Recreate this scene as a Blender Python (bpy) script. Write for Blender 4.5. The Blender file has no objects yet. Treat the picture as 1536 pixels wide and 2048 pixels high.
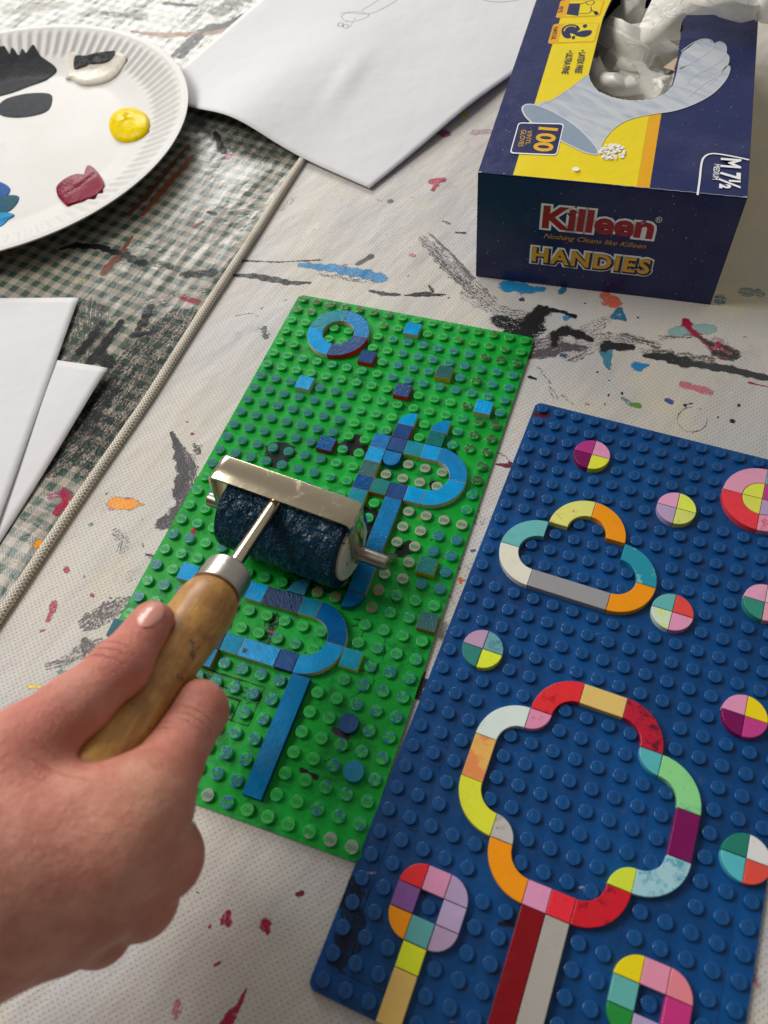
import bpy, bmesh, math, random
import numpy as np
from mathutils import Vector, Matrix
random.seed(7)
rng = np.random.default_rng(7)
sc = bpy.context.scene
COL = sc.collection
MM = 0.001

# ------------------------------------------------------------------ camera (solved from the stud grid of the baseplates, millimetres)
F_PX = 1592.13782                      # focal length in pixels of the 1536 x 2048 photograph
CAM = np.array([173.45154, -288.02686, 294.69351])
ANG = (0.56791864, 0.08112091, 0.33411022)
def _rot(e):
    a, b, c = e
    ca, sa, cb, sb, cc, s_ = np.cos(a), np.sin(a), np.cos(b), np.sin(b), np.cos(c), np.sin(c)
    return (np.array([[cc, -s_, 0], [s_, cc, 0], [0, 0, 1]]) @ np.array([[cb, 0, sb], [0, 1, 0], [-sb, 0, cb]])
            @ np.array([[1, 0, 0], [0, ca, -sa], [0, sa, ca]]))
RC = _rot(ANG)
cam = bpy.data.cameras.new('camera')
camo = bpy.data.objects.new('camera', cam); COL.objects.link(camo); sc.camera = camo
camo.location = CAM * MM; camo.rotation_euler = ANG
cam.sensor_fit = 'VERTICAL'; cam.sensor_height = 36; cam.sensor_width = 27
cam.lens = F_PX / 2048 * 36
cam.clip_start = 0.01; cam.clip_end = 30
cam.dof.use_dof = True; cam.dof.focus_distance = 0.375; cam.dof.aperture_fstop = 13
sc.render.engine = 'CYCLES'
sc.cycles.use_denoising = True
sc.cycles.max_bounces = 8
sc.render.resolution_x = 768; sc.render.resolution_y = 1024
sc.view_settings.view_transform = 'Standard'; sc.view_settings.look = 'None'
sc.view_settings.gamma = 1; sc.view_settings.use_curve_mapping = False
sc.view_settings.exposure = -0.02

# ------------------------------------------------------------------ light: a bright window beyond the table, a dimmer warm room round it
world = bpy.data.worlds.new('World'); sc.world = world; world.use_nodes = True
wn = world.node_tree; wn.nodes.clear()
wo = wn.nodes.new('ShaderNodeOutputWorld'); wb = wn.nodes.new('ShaderNodeBackground')
wt = wn.nodes.new('ShaderNodeTexCoord'); wsx = wn.nodes.new('ShaderNodeSeparateXYZ')
wr = wn.nodes.new('ShaderNodeMapRange'); wc = wn.nodes.new('ShaderNodeMix'); wc.data_type = 'RGBA'
wn.links.new(wt.outputs['Generated'], wsx.inputs[0]); wn.links.new(wsx.outputs['Y'], wr.inputs['Value'])
wr.inputs['From Min'].default_value = -0.7; wr.inputs['From Max'].default_value = 0.7
wn.links.new(wr.outputs[0], wc.inputs['Factor'])
wc.inputs['A'].default_value = (0.20, 0.18, 0.165, 1); wc.inputs['B'].default_value = (0.60, 0.59, 0.56, 1)
wn.links.new(wc.outputs['Result'], wb.inputs['Color']); wb.inputs['Strength'].default_value = 0.62
wn.links.new(wb.outputs[0], wo.inputs['Surface'])
def area(name, loc, target, sx, sy, power, color):
    l = bpy.data.lights.new(name, 'AREA'); l.shape = 'RECTANGLE'; l.size = sx; l.size_y = sy
    l.energy = power; l.color = color
    o = bpy.data.objects.new(name, l); COL.objects.link(o); o.location = loc
    d = Vector(target) - Vector(loc); o.rotation_euler = d.to_track_quat('-Z', 'Y').to_euler()
    return o
area('window_light', (-0.98, 1.35, 0.72), (0, 0.0, 0), 1.0, 0.50, 17, (1.0, 0.985, 0.96))
area('side_window_light', (-1.0, -0.02, 1.15), (0.03, 0.03, 0), 0.75, 0.65, 18.5, (1.0, 0.975, 0.93))

# ------------------------------------------------------------------ helpers
def inv(px, py, z=0.0):
    """the point at height z (mm) seen at a pixel of the photograph"""
    d = RC @ np.array([(px - 768) / F_PX, -(py - 1024) / F_PX, -1.0])
    return CAM + (z - CAM[2]) / d[2] * d
def inv2(px, py, z=0.0):
    w = inv(px, py, z); return (float(w[0]), float(w[1]))
def S(r, g, b, k=1.0):
    def f(c):
        c /= 255.0
        return (c / 12.92 if c <= .04045 else ((c + .055) / 1.055) ** 2.4) * k
    return (f(r), f(g), f(b), 1.0)

def link(name, me, parent=None, mat=None):
    o = bpy.data.objects.new(name, me); COL.objects.link(o)
    if parent: o.parent = parent
    if mat is not None:
        for m in (mat if isinstance(mat, (list, tuple)) else [mat]): me.materials.append(m)
    return o
def mesh(name, verts, faces, smooth=False):
    me = bpy.data.meshes.new(name)
    me.from_pydata([tuple(float(c) * MM for c in v) for v in verts], [], faces)
    if smooth: me.polygons.foreach_set('use_smooth', [True] * len(me.polygons))
    me.update(); return me
def big_mesh(name, V, Q, smooth=True):
    me = bpy.data.meshes.new(name); V = np.asarray(V, float) * MM; Q = np.asarray(Q, np.int32)
    me.vertices.add(len(V)); me.vertices.foreach_set('co', V.ravel())
    me.loops.add(Q.size); me.loops.foreach_set('vertex_index', Q.ravel())
    me.polygons.add(len(Q)); me.polygons.foreach_set('loop_start', np.arange(0, Q.size, 4, dtype=np.int32))
    me.polygons.foreach_set('loop_total', np.full(len(Q), 4, dtype=np.int32))
    me.update(calc_edges=True)
    if smooth: me.polygons.foreach_set('use_smooth', np.ones(len(Q), bool))
    me.validate(); return me
def empty(name, loc=(0, 0, 0), rz=0):
    o = bpy.data.objects.new(name, None); COL.objects.link(o); o.empty_display_size = .01
    o.location = [c * MM for c in loc]; o.rotation_euler = (0, 0, rz); return o
def tag(o, label, cat, group=None, kind=None):
    o['label'] = label; o['category'] = cat
    if group: o['group'] = group
    if kind: o['kind'] = kind
    return o
def autosmooth(me, ang=35):
    try: me.shade_smooth_by_angle(angle=math.radians(ang)) if hasattr(me, 'shade_smooth_by_angle') else None
    except Exception: pass
def sharp(me, ang=35):
    bm = bmesh.new(); bm.from_mesh(me)
    for f in bm.faces: f.smooth = True
    for e in bm.edges:
        if len(e.link_faces) != 2 or e.calc_face_angle(0) > math.radians(ang): e.smooth = False
    bm.to_mesh(me); bm.free(); return me

def solid(name, outline, z0, z1, bev=0.15, origin=(0, 0)):
    """prism from a CCW outline with a small chamfer round its top edge"""
    n = len(outline); P = np.array(outline, float) - np.array(origin)
    def inset(P, d):
        prev = np.roll(P, 1, 0); nxt = np.roll(P, -1, 0)
        a = P - prev; b = nxt - P
        a /= np.linalg.norm(a, axis=1)[:, None] + 1e-9; b /= np.linalg.norm(b, axis=1)[:, None] + 1e-9
        na = np.stack([-a[:, 1], a[:, 0]], 1); nb = np.stack([-b[:, 1], b[:, 0]], 1)
        m = na + nb; m /= (1 + (na * nb).sum(1))[:, None]
        return P + m * d
    rings = [(P, z0), (P, z1 - bev), (inset(P, bev * .35), z1 - bev * .35), (inset(P, bev), z1)]
    V = []; Fc = []
    for R_, z in rings: V += [(x, y, z) for x, y in R_]
    for k in range(3):
        for i in range(n):
            j = (i + 1) % n; Fc.append((k * n + i, k * n + j, (k + 1) * n + j, (k + 1) * n + i))
    Fc.append(tuple(range(3 * n, 4 * n))); Fc.append(tuple(reversed(range(n))))
    me = mesh(name, V, Fc); return sharp(me, 22)

def arc(cx, cy, r, a0, a1, n):
    return [(cx + r * math.cos(math.radians(a0 + (a1 - a0) * i / n)), cy + r * math.sin(math.radians(a0 + (a1 - a0) * i / n))) for i in range(n + 1)]
def spline(pts, closed=True, m=8):
    P = [np.array(p, float) for p in pts]; n = len(P); out = []
    rngi = range(n) if closed else range(n - 1)
    for i in rngi:
        p0 = P[(i - 1) % n] if closed or i > 0 else P[i]; p1 = P[i]; p2 = P[(i + 1) % n]
        p3 = P[(i + 2) % n] if closed or i + 2 < n else p2
        for k in range(m):
            t = k / m
            out.append(.5 * ((2 * p1) + (-p0 + p2) * t + (2 * p0 - 5 * p1 + 4 * p2 - p3) * t * t + (-p0 + 3 * p1 - 3 * p2 + p3) * t ** 3))
    if not closed: out.append(P[-1])
    return [tuple(map(float, p)) for p in out]
def lathe(name, prof, n=48, rfun=None, smooth=True):
    V = []; Fc = []
    for k, (r, z) in enumerate(prof):
        for i in range(n):
            a = 2 * math.pi * i / n; V.append((r * math.cos(a), r * math.sin(a), z))
    for k in range(len(prof) - 1):
        for i in range(n):
            j = (i + 1) % n; Fc.append((k * n + i, k * n + j, (k + 1) * n + j, (k + 1) * n + i))
    me = mesh(name, V, Fc, smooth); return me
def tube(name, pts, r, n=12, flat=1.0, cap=True):
    P = [Vector(p) for p in pts]; V = []; Fc = []
    for i, p in enumerate(P):
        t = (P[min(i + 1, len(P) - 1)] - P[max(i - 1, 0)]).normalized()
        up = Vector((0, 0, 1)) if abs(t.z) < .9 else Vector((1, 0, 0))
        s = t.cross(up).normalized(); u = s.cross(t).normalized()
        rr = r[i] if isinstance(r, (list, tuple)) else r
        for k in range(n):
            a = 2 * math.pi * k / n; V.append(p + s * math.cos(a) * rr + u * math.sin(a) * rr * flat)
    for i in range(len(P) - 1):
        for k in range(n):
            j = (k + 1) % n; Fc.append((i * n + k, (i + 1) * n + k, (i + 1) * n + j, i * n + j))
    if cap: Fc.append(tuple(range(n))); Fc.append(tuple(reversed(range((len(P) - 1) * n, len(P) * n))))
    me = mesh(name, V, Fc, True); bm = bmesh.new(); bm.from_mesh(me); bmesh.ops.recalc_face_normals(bm, faces=bm.faces); bm.to_mesh(me); bm.free()
    return sharp(me, 50)

# ------------------------------------------------------------------ node helper
class NT:
    def __init__(s, name):
        s.m = bpy.data.materials.new(name); s.m.use_nodes = True; s.t = s.m.node_tree; s.t.nodes.clear()
        s.out = s.t.nodes.new('ShaderNodeOutputMaterial')
        s.b = s.t.nodes.new('ShaderNodeBsdfPrincipled'); s.t.links.new(s.b.outputs[0], s.out.inputs[0])
    def set(s, sock, v):
        if hasattr(v, 'is_linked') or hasattr(v, 'links'): s.t.links.new(v, sock)
        elif isinstance(v, (tuple, list)):
            v = tuple(v)
            try: sock.default_value = v
            except Exception: sock.default_value = v[:3]
        else:
            try: sock.default_value = v
            except Exception: sock.default_value = (v, v, v)
    def n(s, typ, outp=0, **kw):
        nd = s.t.nodes.new(typ)
        for k, v in kw.items():
            if k.startswith('i_'):
                key = k[2:]; key = int(key) if key.isdigit() else key.replace('_', ' ')
                s.set(nd.inputs[key], v)
            else: setattr(nd, k, v)
        return nd.outputs[outp]
    def p(s, **kw):
        for k, v in kw.items(): s.set(s.b.inputs[k.replace('_', ' ')], v)
    def pos(s):                                   # world position in millimetres
        g = s.n('ShaderNodeNewGeometry', 'Position'); return s.vm('SCALE', g, sc=1000.0)
    def vm(s, op, a, b=None, sc=None):
        nd = s.t.nodes.new('ShaderNodeVectorMath'); nd.operation = op; s.set(nd.inputs[0], a)
        if b is not None: s.set(nd.inputs[1], b)
        if sc is not None: s.set(nd.inputs['Scale'], sc)
        return nd.outputs[0]
    def ma(s, op, a, b=0.0, c=None, clamp=False):
        nd = s.t.nodes.new('ShaderNodeMath'); nd.operation = op; nd.use_clamp = clamp
        s.set(nd.inputs[0], a); s.set(nd.inputs[1], b)
        if c is not None: s.set(nd.inputs[2], c)
        return nd.outputs[0]
    def noise(s, vec, scale, detail=3, rough=.55, dist=0.0, col=False):
        nd = s.t.nodes.new('ShaderNodeTexNoise'); s.set(nd.inputs['Vector'], vec); nd.inputs['Scale'].default_value = scale
        nd.inputs['Detail'].default_value = detail; nd.inputs['Roughness'].default_value = rough; nd.inputs['Distortion'].default_value = dist
        return nd.outputs['Color' if col else 0]
    def step(s, x, a, b):
        nd = s.t.nodes.new('ShaderNodeMapRange'); nd.interpolation_type = 'SMOOTHSTEP'; s.set(nd.inputs['Value'], x)
        nd.inputs['From Min'].default_value = a; nd.inputs['From Max'].default_value = b; return nd.outputs[0]
    def remap(s, x, a, b, c, d):
        nd = s.t.nodes.new('ShaderNodeMapRange'); s.set(nd.inputs['Value'], x)
        for k, v in (('From Min', a), ('From Max', b), ('To Min', c), ('To Max', d)): nd.inputs[k].default_value = v
        return nd.outputs[0]
    def mix(s, f, a, b, blend='MIX'):
        nd = s.t.nodes.new('ShaderNodeMix'); nd.data_type = 'RGBA'; nd.blend_type = blend
        s.set(nd.inputs['Factor'], f); s.set(nd.inputs['A'], a); s.set(nd.inputs['B'], b); return nd.outputs['Result']
    def sep(s, v, i):
        nd = s.t.nodes.new('ShaderNodeSeparateXYZ'); s.set(nd.inputs[0], v); return nd.outputs[i]
    def comb(s, x, y, z=0.0):
        nd = s.t.nodes.new('ShaderNodeCombineXYZ')
        for i, v in enumerate((x, y, z)): s.set(nd.inputs[i], v)
        return nd.outputs[0]
    def bump(s, h, dist, strength=1.0, normal=None):
        nd = s.t.nodes.new('ShaderNodeBump'); s.set(nd.inputs['Height'], h); nd.inputs['Distance'].default_value = dist * MM
        nd.inputs['Strength'].default_value = strength
        if normal is not None: s.set(nd.inputs['Normal'], normal)
        return nd.outputs[0]
    def attr(s, name, o='Color'):
        nd = s.t.nodes.new('ShaderNodeAttribute'); nd.attribute_name = name; return nd.outputs[o]

# ------------------------------------------------------------------ paint strokes baked as attributes on fine sheets
def paint(X, Y, strokes):
    """X, Y: 2-D arrays (mm) of sheet vertices. Each stroke: points, half-width(s), colour, strength. Returns rgba and stroke coordinates."""
    rgba = np.zeros(X.shape + (4,)); suv = np.zeros(X.shape + (3,)); best = np.full(X.shape, -9.0)
    suv[..., 0] = X; suv[..., 1] = Y
    for k, st in enumerate(strokes):
        pts, w, colr, strength = st[:4]; w = [q * .92 for q in w] if isinstance(w, (list, tuple)) else w * .92
        pts = [np.array(p[:2], float) for p in pts]
        if len(pts) == 1: pts = [pts[0], pts[0] + np.array([.01, 0])]
        ws = list(w) if isinstance(w, (list, tuple)) else [w] * len(pts)
        if len(ws) < len(pts): ws = list(np.interp(np.linspace(0, 1, len(pts)), np.linspace(0, 1, len(ws)), ws))
        A = np.array(pts); W = max(ws) * 2.4 + 1.5
        x0, y0 = A.min(0) - W; x1, y1 = A.max(0) + W
        msk = (X > x0) & (X < x1) & (Y > y0) & (Y < y1)
        if not msk.any(): continue
        x = X[msk]; y = Y[msk]; dmin = np.full(x.shape, 1e9); al = np.zeros_like(x); ac = np.zeros_like(x); acc = 0.0
        wl = np.ones_like(x)
        for i in range(len(pts) - 1):
            a, b = pts[i], pts[i + 1]; ab = b - a; L = np.hypot(*ab) + 1e-9
            t = np.clip(((x - a[0]) * ab[0] + (y - a[1]) * ab[1]) / L ** 2, 0, 1)
            dx = x - a[0] - t * ab[0]; dy = y - a[1] - t * ab[1]; wi = ws[i] + (ws[i + 1] - ws[i]) * t
            d = np.hypot(dx, dy) / wi; better = d < dmin
            dmin = np.where(better, d, dmin); al = np.where(better, acc + t * L, al)
            ac = np.where(better, (dx * ab[1] - dy * ab[0]) / L, ac); acc += L
        ph = k * 1.7
        wob = 1 + .16 * np.sin(al * .9 + ph) + .12 * np.sin(al * .37 + 2 * ph + ac * .5)
        a = np.minimum(np.clip(1 - .5 * dmin / wob, 0, 1), .5 + (strength - .55) * .42)
        bb = best[msk]; up = a > bb
        near = up & (dmin < 2.3)
        r = rgba[msk]; s = suv[msk]
        r[near, :3] = colr[:3]; r[near, 3] = np.clip(a[near], 0, 1)
        s[near, 0] = al[near] + 37 * k; s[near, 1] = ac[near]; s[near, 2] = k
        bb[near] = a[near]
        rgba[msk] = r; suv[msk] = s; best[msk] = bb
    return rgba, suv
def add_attrs(me, rgba, suv):
    a = me.color_attributes.new('paint', 'FLOAT_COLOR', 'POINT'); a.data.foreach_set('color', rgba.reshape(-1, 4).ravel())
    v = me.attributes.new('stroke', 'FLOAT_VECTOR', 'POINT'); v.data.foreach_set('vector', suv.reshape(-1, 3).ravel())
def sheet(name, xs, ys, fx=lambda X, Y: X, fz=None, strokes=()):
    X0, Y = np.meshgrid(xs, ys, indexing='ij'); X = fx(X0, Y)
    Z = fz(X, Y) if fz else np.zeros_like(X)
    n, m = X.shape; idx = np.arange(n * m).reshape(n, m)
    Q = np.stack([idx[:-1, :-1], idx[1:, :-1], idx[1:, 1:], idx[:-1, 1:]], -1).reshape(-1, 4)
    me = big_mesh(name, np.stack([X, Y, Z], -1).reshape(-1, 3), Q)
    add_attrs(me, *paint(X, Y, strokes)); return me
def axis(lo, hi, step, far_lo, far_hi):
    a = list(np.arange(lo, hi + step * .5, step)); s = step; v = lo; pre = []
    while v > far_lo: s *= 1.35; v -= s; pre.append(v)
    s = step; v = a[-1]; post = []
    while v < far_hi: s *= 1.35; v += s; post.append(v)
    return np.array(pre[::-1] + a + post)
def P(*pts, z=0.0): return [inv2(x, y, z) for x, y in pts]

BLACK = S(24, 26, 30); SOFTBLACK = S(70, 66, 72); PURP = S(104, 88, 98); CRIM = S(160, 20, 60); BLUE = S(30, 130, 185)
TEAL = S(70, 140, 150); ORANGE = S(235, 150, 10); PINK = S(205, 110, 130); BROWN = S(110, 60, 45); RED = S(215, 95, 70)
YEL = S(225, 200, 40); GREEN = S(90, 145, 50); MAG = S(170, 60, 120)
def paint_nodes(nt, base, amp=.42, fine=1.0):
    """mix the baked paint strokes over a base colour, with dry-brush grain running along each stroke"""
    a = nt.attr('paint'); al = nt.attr('paint', 'Alpha'); sv = nt.attr('stroke', 'Vector')
    n1 = nt.noise(nt.vm('MULTIPLY', sv, (.12 * fine, 1.5 * fine, 1.0)), 1.0, 5, .75)
    n2 = nt.noise(nt.pos(), .85, 5, .8)
    n = nt.ma('ADD', nt.ma('MULTIPLY', n1, .55), nt.ma('MULTIPLY', n2, .45))
    v = nt.ma('ADD', al, nt.ma('MULTIPLY', nt.ma('SUBTRACT', n, .5), amp * 2.2))
    m = nt.step(v, .49, .535)
    return nt.mix(m, base, a), m

# ------------------------------------------------------------------ table, gingham oilcloth, padded cover
mt = NT('table_wood'); mt.p(Base_Color=S(150, 120, 90), Roughness=.6)
tb = link('table_top', mesh('table_top', [(x, y, z) for z in (-22, -3) for x, y in ((-900, -900), (900, -900), (900, 1100), (-900, 1100))],
     [(0, 3, 2, 1), (4, 5, 6, 7), (0, 1, 5, 4), (1, 2, 6, 5), (2, 3, 7, 6), (3, 0, 4, 7)]), None, mt.m)
tb['kind'] = 'structure'

SEAM = [(-300, -52), (-214.5, -50.2), (-156, -48.1), (-88, -45.6), (19, -44.8), (114, -43.6), (700, -38)]
def seam(Y): return np.interp(Y, [a for a, _ in SEAM], [b for _, b in SEAM])

ging_strokes = [
    (P((118, 494), (150, 486), (200, 492), (245, 507), (283, 522)), (1.0, 2.6, 2.6, 2.8, 3.2), BLACK, .95),
    (P((262, 470), (240, 505), (206, 542)), (1.0, 2.6, 3.0), BROWN, .9),
    (P((300, 522), (340, 528)), 2.4, BLACK, .55), (P((362, 545), (422, 543)), (2.5, 3.5), BLACK, .72),
    (P((375, 288), (300, 380), (257, 424)), (1.4, 2.2, 1.8), BROWN, .75), (P((385, 308), (330, 370), (284, 425)), (1.4, 2.4, 1.6), S(150, 85, 55), .8),
    (P((262, 58), (330, 66), (420, 63), (485, 52)), (1.5, 3.5, 3, 3), S(170, 130, 110), .72),
    (P((425, 48), (385, 72), (345, 108)), (3.5, 3.2, 2.2), BLACK, .9), (P((330, 2), (390, 8)), 2.5, BLACK, .7),
    (P((360, 110), (405, 62), (455, 45), (497, 27), (545, -5)), (3, 5, 4, 6, 7), BLACK, .72), (P((455, 60), (480, 50)), 4.5, S(150, 85, 65), .85),
    (P((440, 20), (500, -20)), 9, S(110, 120, 105), .55), (P((395, 245), (480, 272), (540, 305)), (9, 11, 7), S(60, 66, 64), .57),  # last stroke paints in the sheet's shadow along with a black paint patch
    (P((430, 262), (445, 300)), (2, 3), BLACK, .9), (P((456, 308),), 3.0, S(205, 130, 165), .95),
    (P((330, 655), (270, 720), (215, 800), (140, 900)), (10, 14, 15, 12), BLACK, .57),
    (P((360, 640), (330, 700), (300, 760), (215, 880)), (10, 13, 12, 9), BLACK, .57),
    (P((175, 625), (165, 690), (140, 705)), (12, 11, 7), S(58, 62, 60), .57),
    (P((205, 640), (160, 700)), (2.5, 3), BLACK, .95), (P((240, 640), (185, 715)), (2, 4), BLACK, .85),
    (P((300, 610), (275, 655)), (3, 2.5), BLACK, .9), (P((262, 668), (305, 660)), 2.0, BLACK, .85),
    (P((230, 760), (190, 810), (170, 850)), (5, 7, 6), BLACK, .72), (P((160, 890), (110, 930)), (7, 6), BLACK, .60),
    (P((200, 705), (215, 725)), (4, 5), BLACK, .9),
    (P((248, 820), (200, 900), (170, 940)), (8, 8, 5), BLACK, .57), (P((300, 600), (400, 580)), (5, 4), S(215, 205, 200), .5),
    (P((362, 592), (395, 600)), 1.6, CRIM, .8), (P((100, 990), (130, 985)), (2.2, 2), MAG, .6), (P((125, 975), (128, 1010)), 1.6, CRIM, .9),
    (P((112, 1022), (140, 985)), 2.0, CRIM, .75), (P((75, 1085),), 2.4, ORANGE, .9), (P((110, 1055), (100, 1075)), 1.4, YEL, .7),
    (P((20, 505),), 3, S(130, 60, 80), .6), (P((300, 470), (330, 480)), 6, S(150, 165, 70), .32), (P((60, 555), (90, 545)), 6, S(70, 90, 50), .42),
    (P((415, 420), (430, 425)), 1.8, BLACK, .9), (P((385, 450), (405, 440)), 1.3, BROWN, .9), (P((345, 442),), 1.0, BLACK, .9),
    (P((150, 560), (160, 558)), 4, S(225, 210, 150), .45), (P((10, 20), (120, 8)), (5, 6), S(225, 222, 210), .5),  # last stroke: window highlight on the cloth, put into the colour
    (P((60, 1200), (100, 1150)), (3, 3), BLACK, .4), (P((190, 20), (280, 30)), (3, 5), S(70, 80, 74), .5),
]
def zg(X, Y):
    return -1.4 + .35 * np.sin(X * .09 + 1.2 * np.sin(Y * .02)) + .2 * np.sin(Y * .05 + X * .03)
gx = axis(-420, -32, 1.0, -900, 880); gy = axis(-240, 330, 1.0, -880, 1080)
g = NT('gingham_oilcloth'); pos = g.pos()
warp = g.vm('ADD', g.n('ShaderNodeVectorRotate', i_Vector=pos, i_Angle=math.radians(9.4)), g.vm('SCALE', g.noise(pos, .02, 2, .5, col=True), sc=6.0))
wx, wy = g.sep(warp, 0), g.sep(warp, 1)
def band(v): return g.step(g.ma('PINGPONG', v, 4.4), 2.12, 2.28)
bx_, by_ = band(wx), band(wy)
both = g.ma('MULTIPLY', bx_, by_); one = g.ma('SUBTRACT', g.ma('MAXIMUM', bx_, by_), both)
hatch = g.step(g.ma('PINGPONG', g.ma('ADD', wx, g.ma('MULTIPLY', wy, .8)), .45), .19, .28)
cover = g.ma('ADD', both, g.ma('MULTIPLY', one, hatch), clamp=True)
tint = g.noise(pos, .06, 3)
white = g.mix(tint, S(160, 156, 136), S(168, 152, 146)); grn = g.mix(tint, S(50, 74, 64), S(68, 90, 80))
basec = g.mix(cover, white, grn)
grime = g.step(g.noise(pos, .045, 6, .70), .48, .66)
basec = g.mix(g.ma('MULTIPLY', grime, .34), basec, S(90, 92, 84))
c, m = paint_nodes(g, basec, .62)
hw = g.noise(g.vm('MULTIPLY', pos, (.045, .014, .03)), 1.0, 3, .5)
hf = g.noise(g.vm('MULTIPLY', pos, (.35, .12, .3)), 1.0, 3, .6)
h = g.ma('ADD', g.ma('ADD', g.ma('MULTIPLY', hw, 3.2), g.ma('MULTIPLY', hf, .22)), g.ma('MULTIPLY', m, .10))
h = g.ma('ADD', h, g.ma('MULTIPLY', hatch, .02))
h = g.ma('ADD', h, g.ma('MULTIPLY', g.ma('MULTIPLY', g.noise(pos, .22, 2, .5), g.step(g.noise(g.vm('ADD', pos, (0, 70, 0)), .02, 2), .45, .65)), .55))
g.p(Base_Color=c, Roughness=g.remap(m, 0, 1, .24, .32), Normal=g.bump(h, 1.0), Specular_IOR_Level=g.remap(m, 0, 1, .34, .14))
go = link('tablecloth', sheet('tablecloth', gx, gy, fz=zg, strokes=ging_strokes), None, g.m)
tag(go, 'green and white gingham oilcloth smeared with dark paint, under everything else', 'tablecloth')

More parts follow.
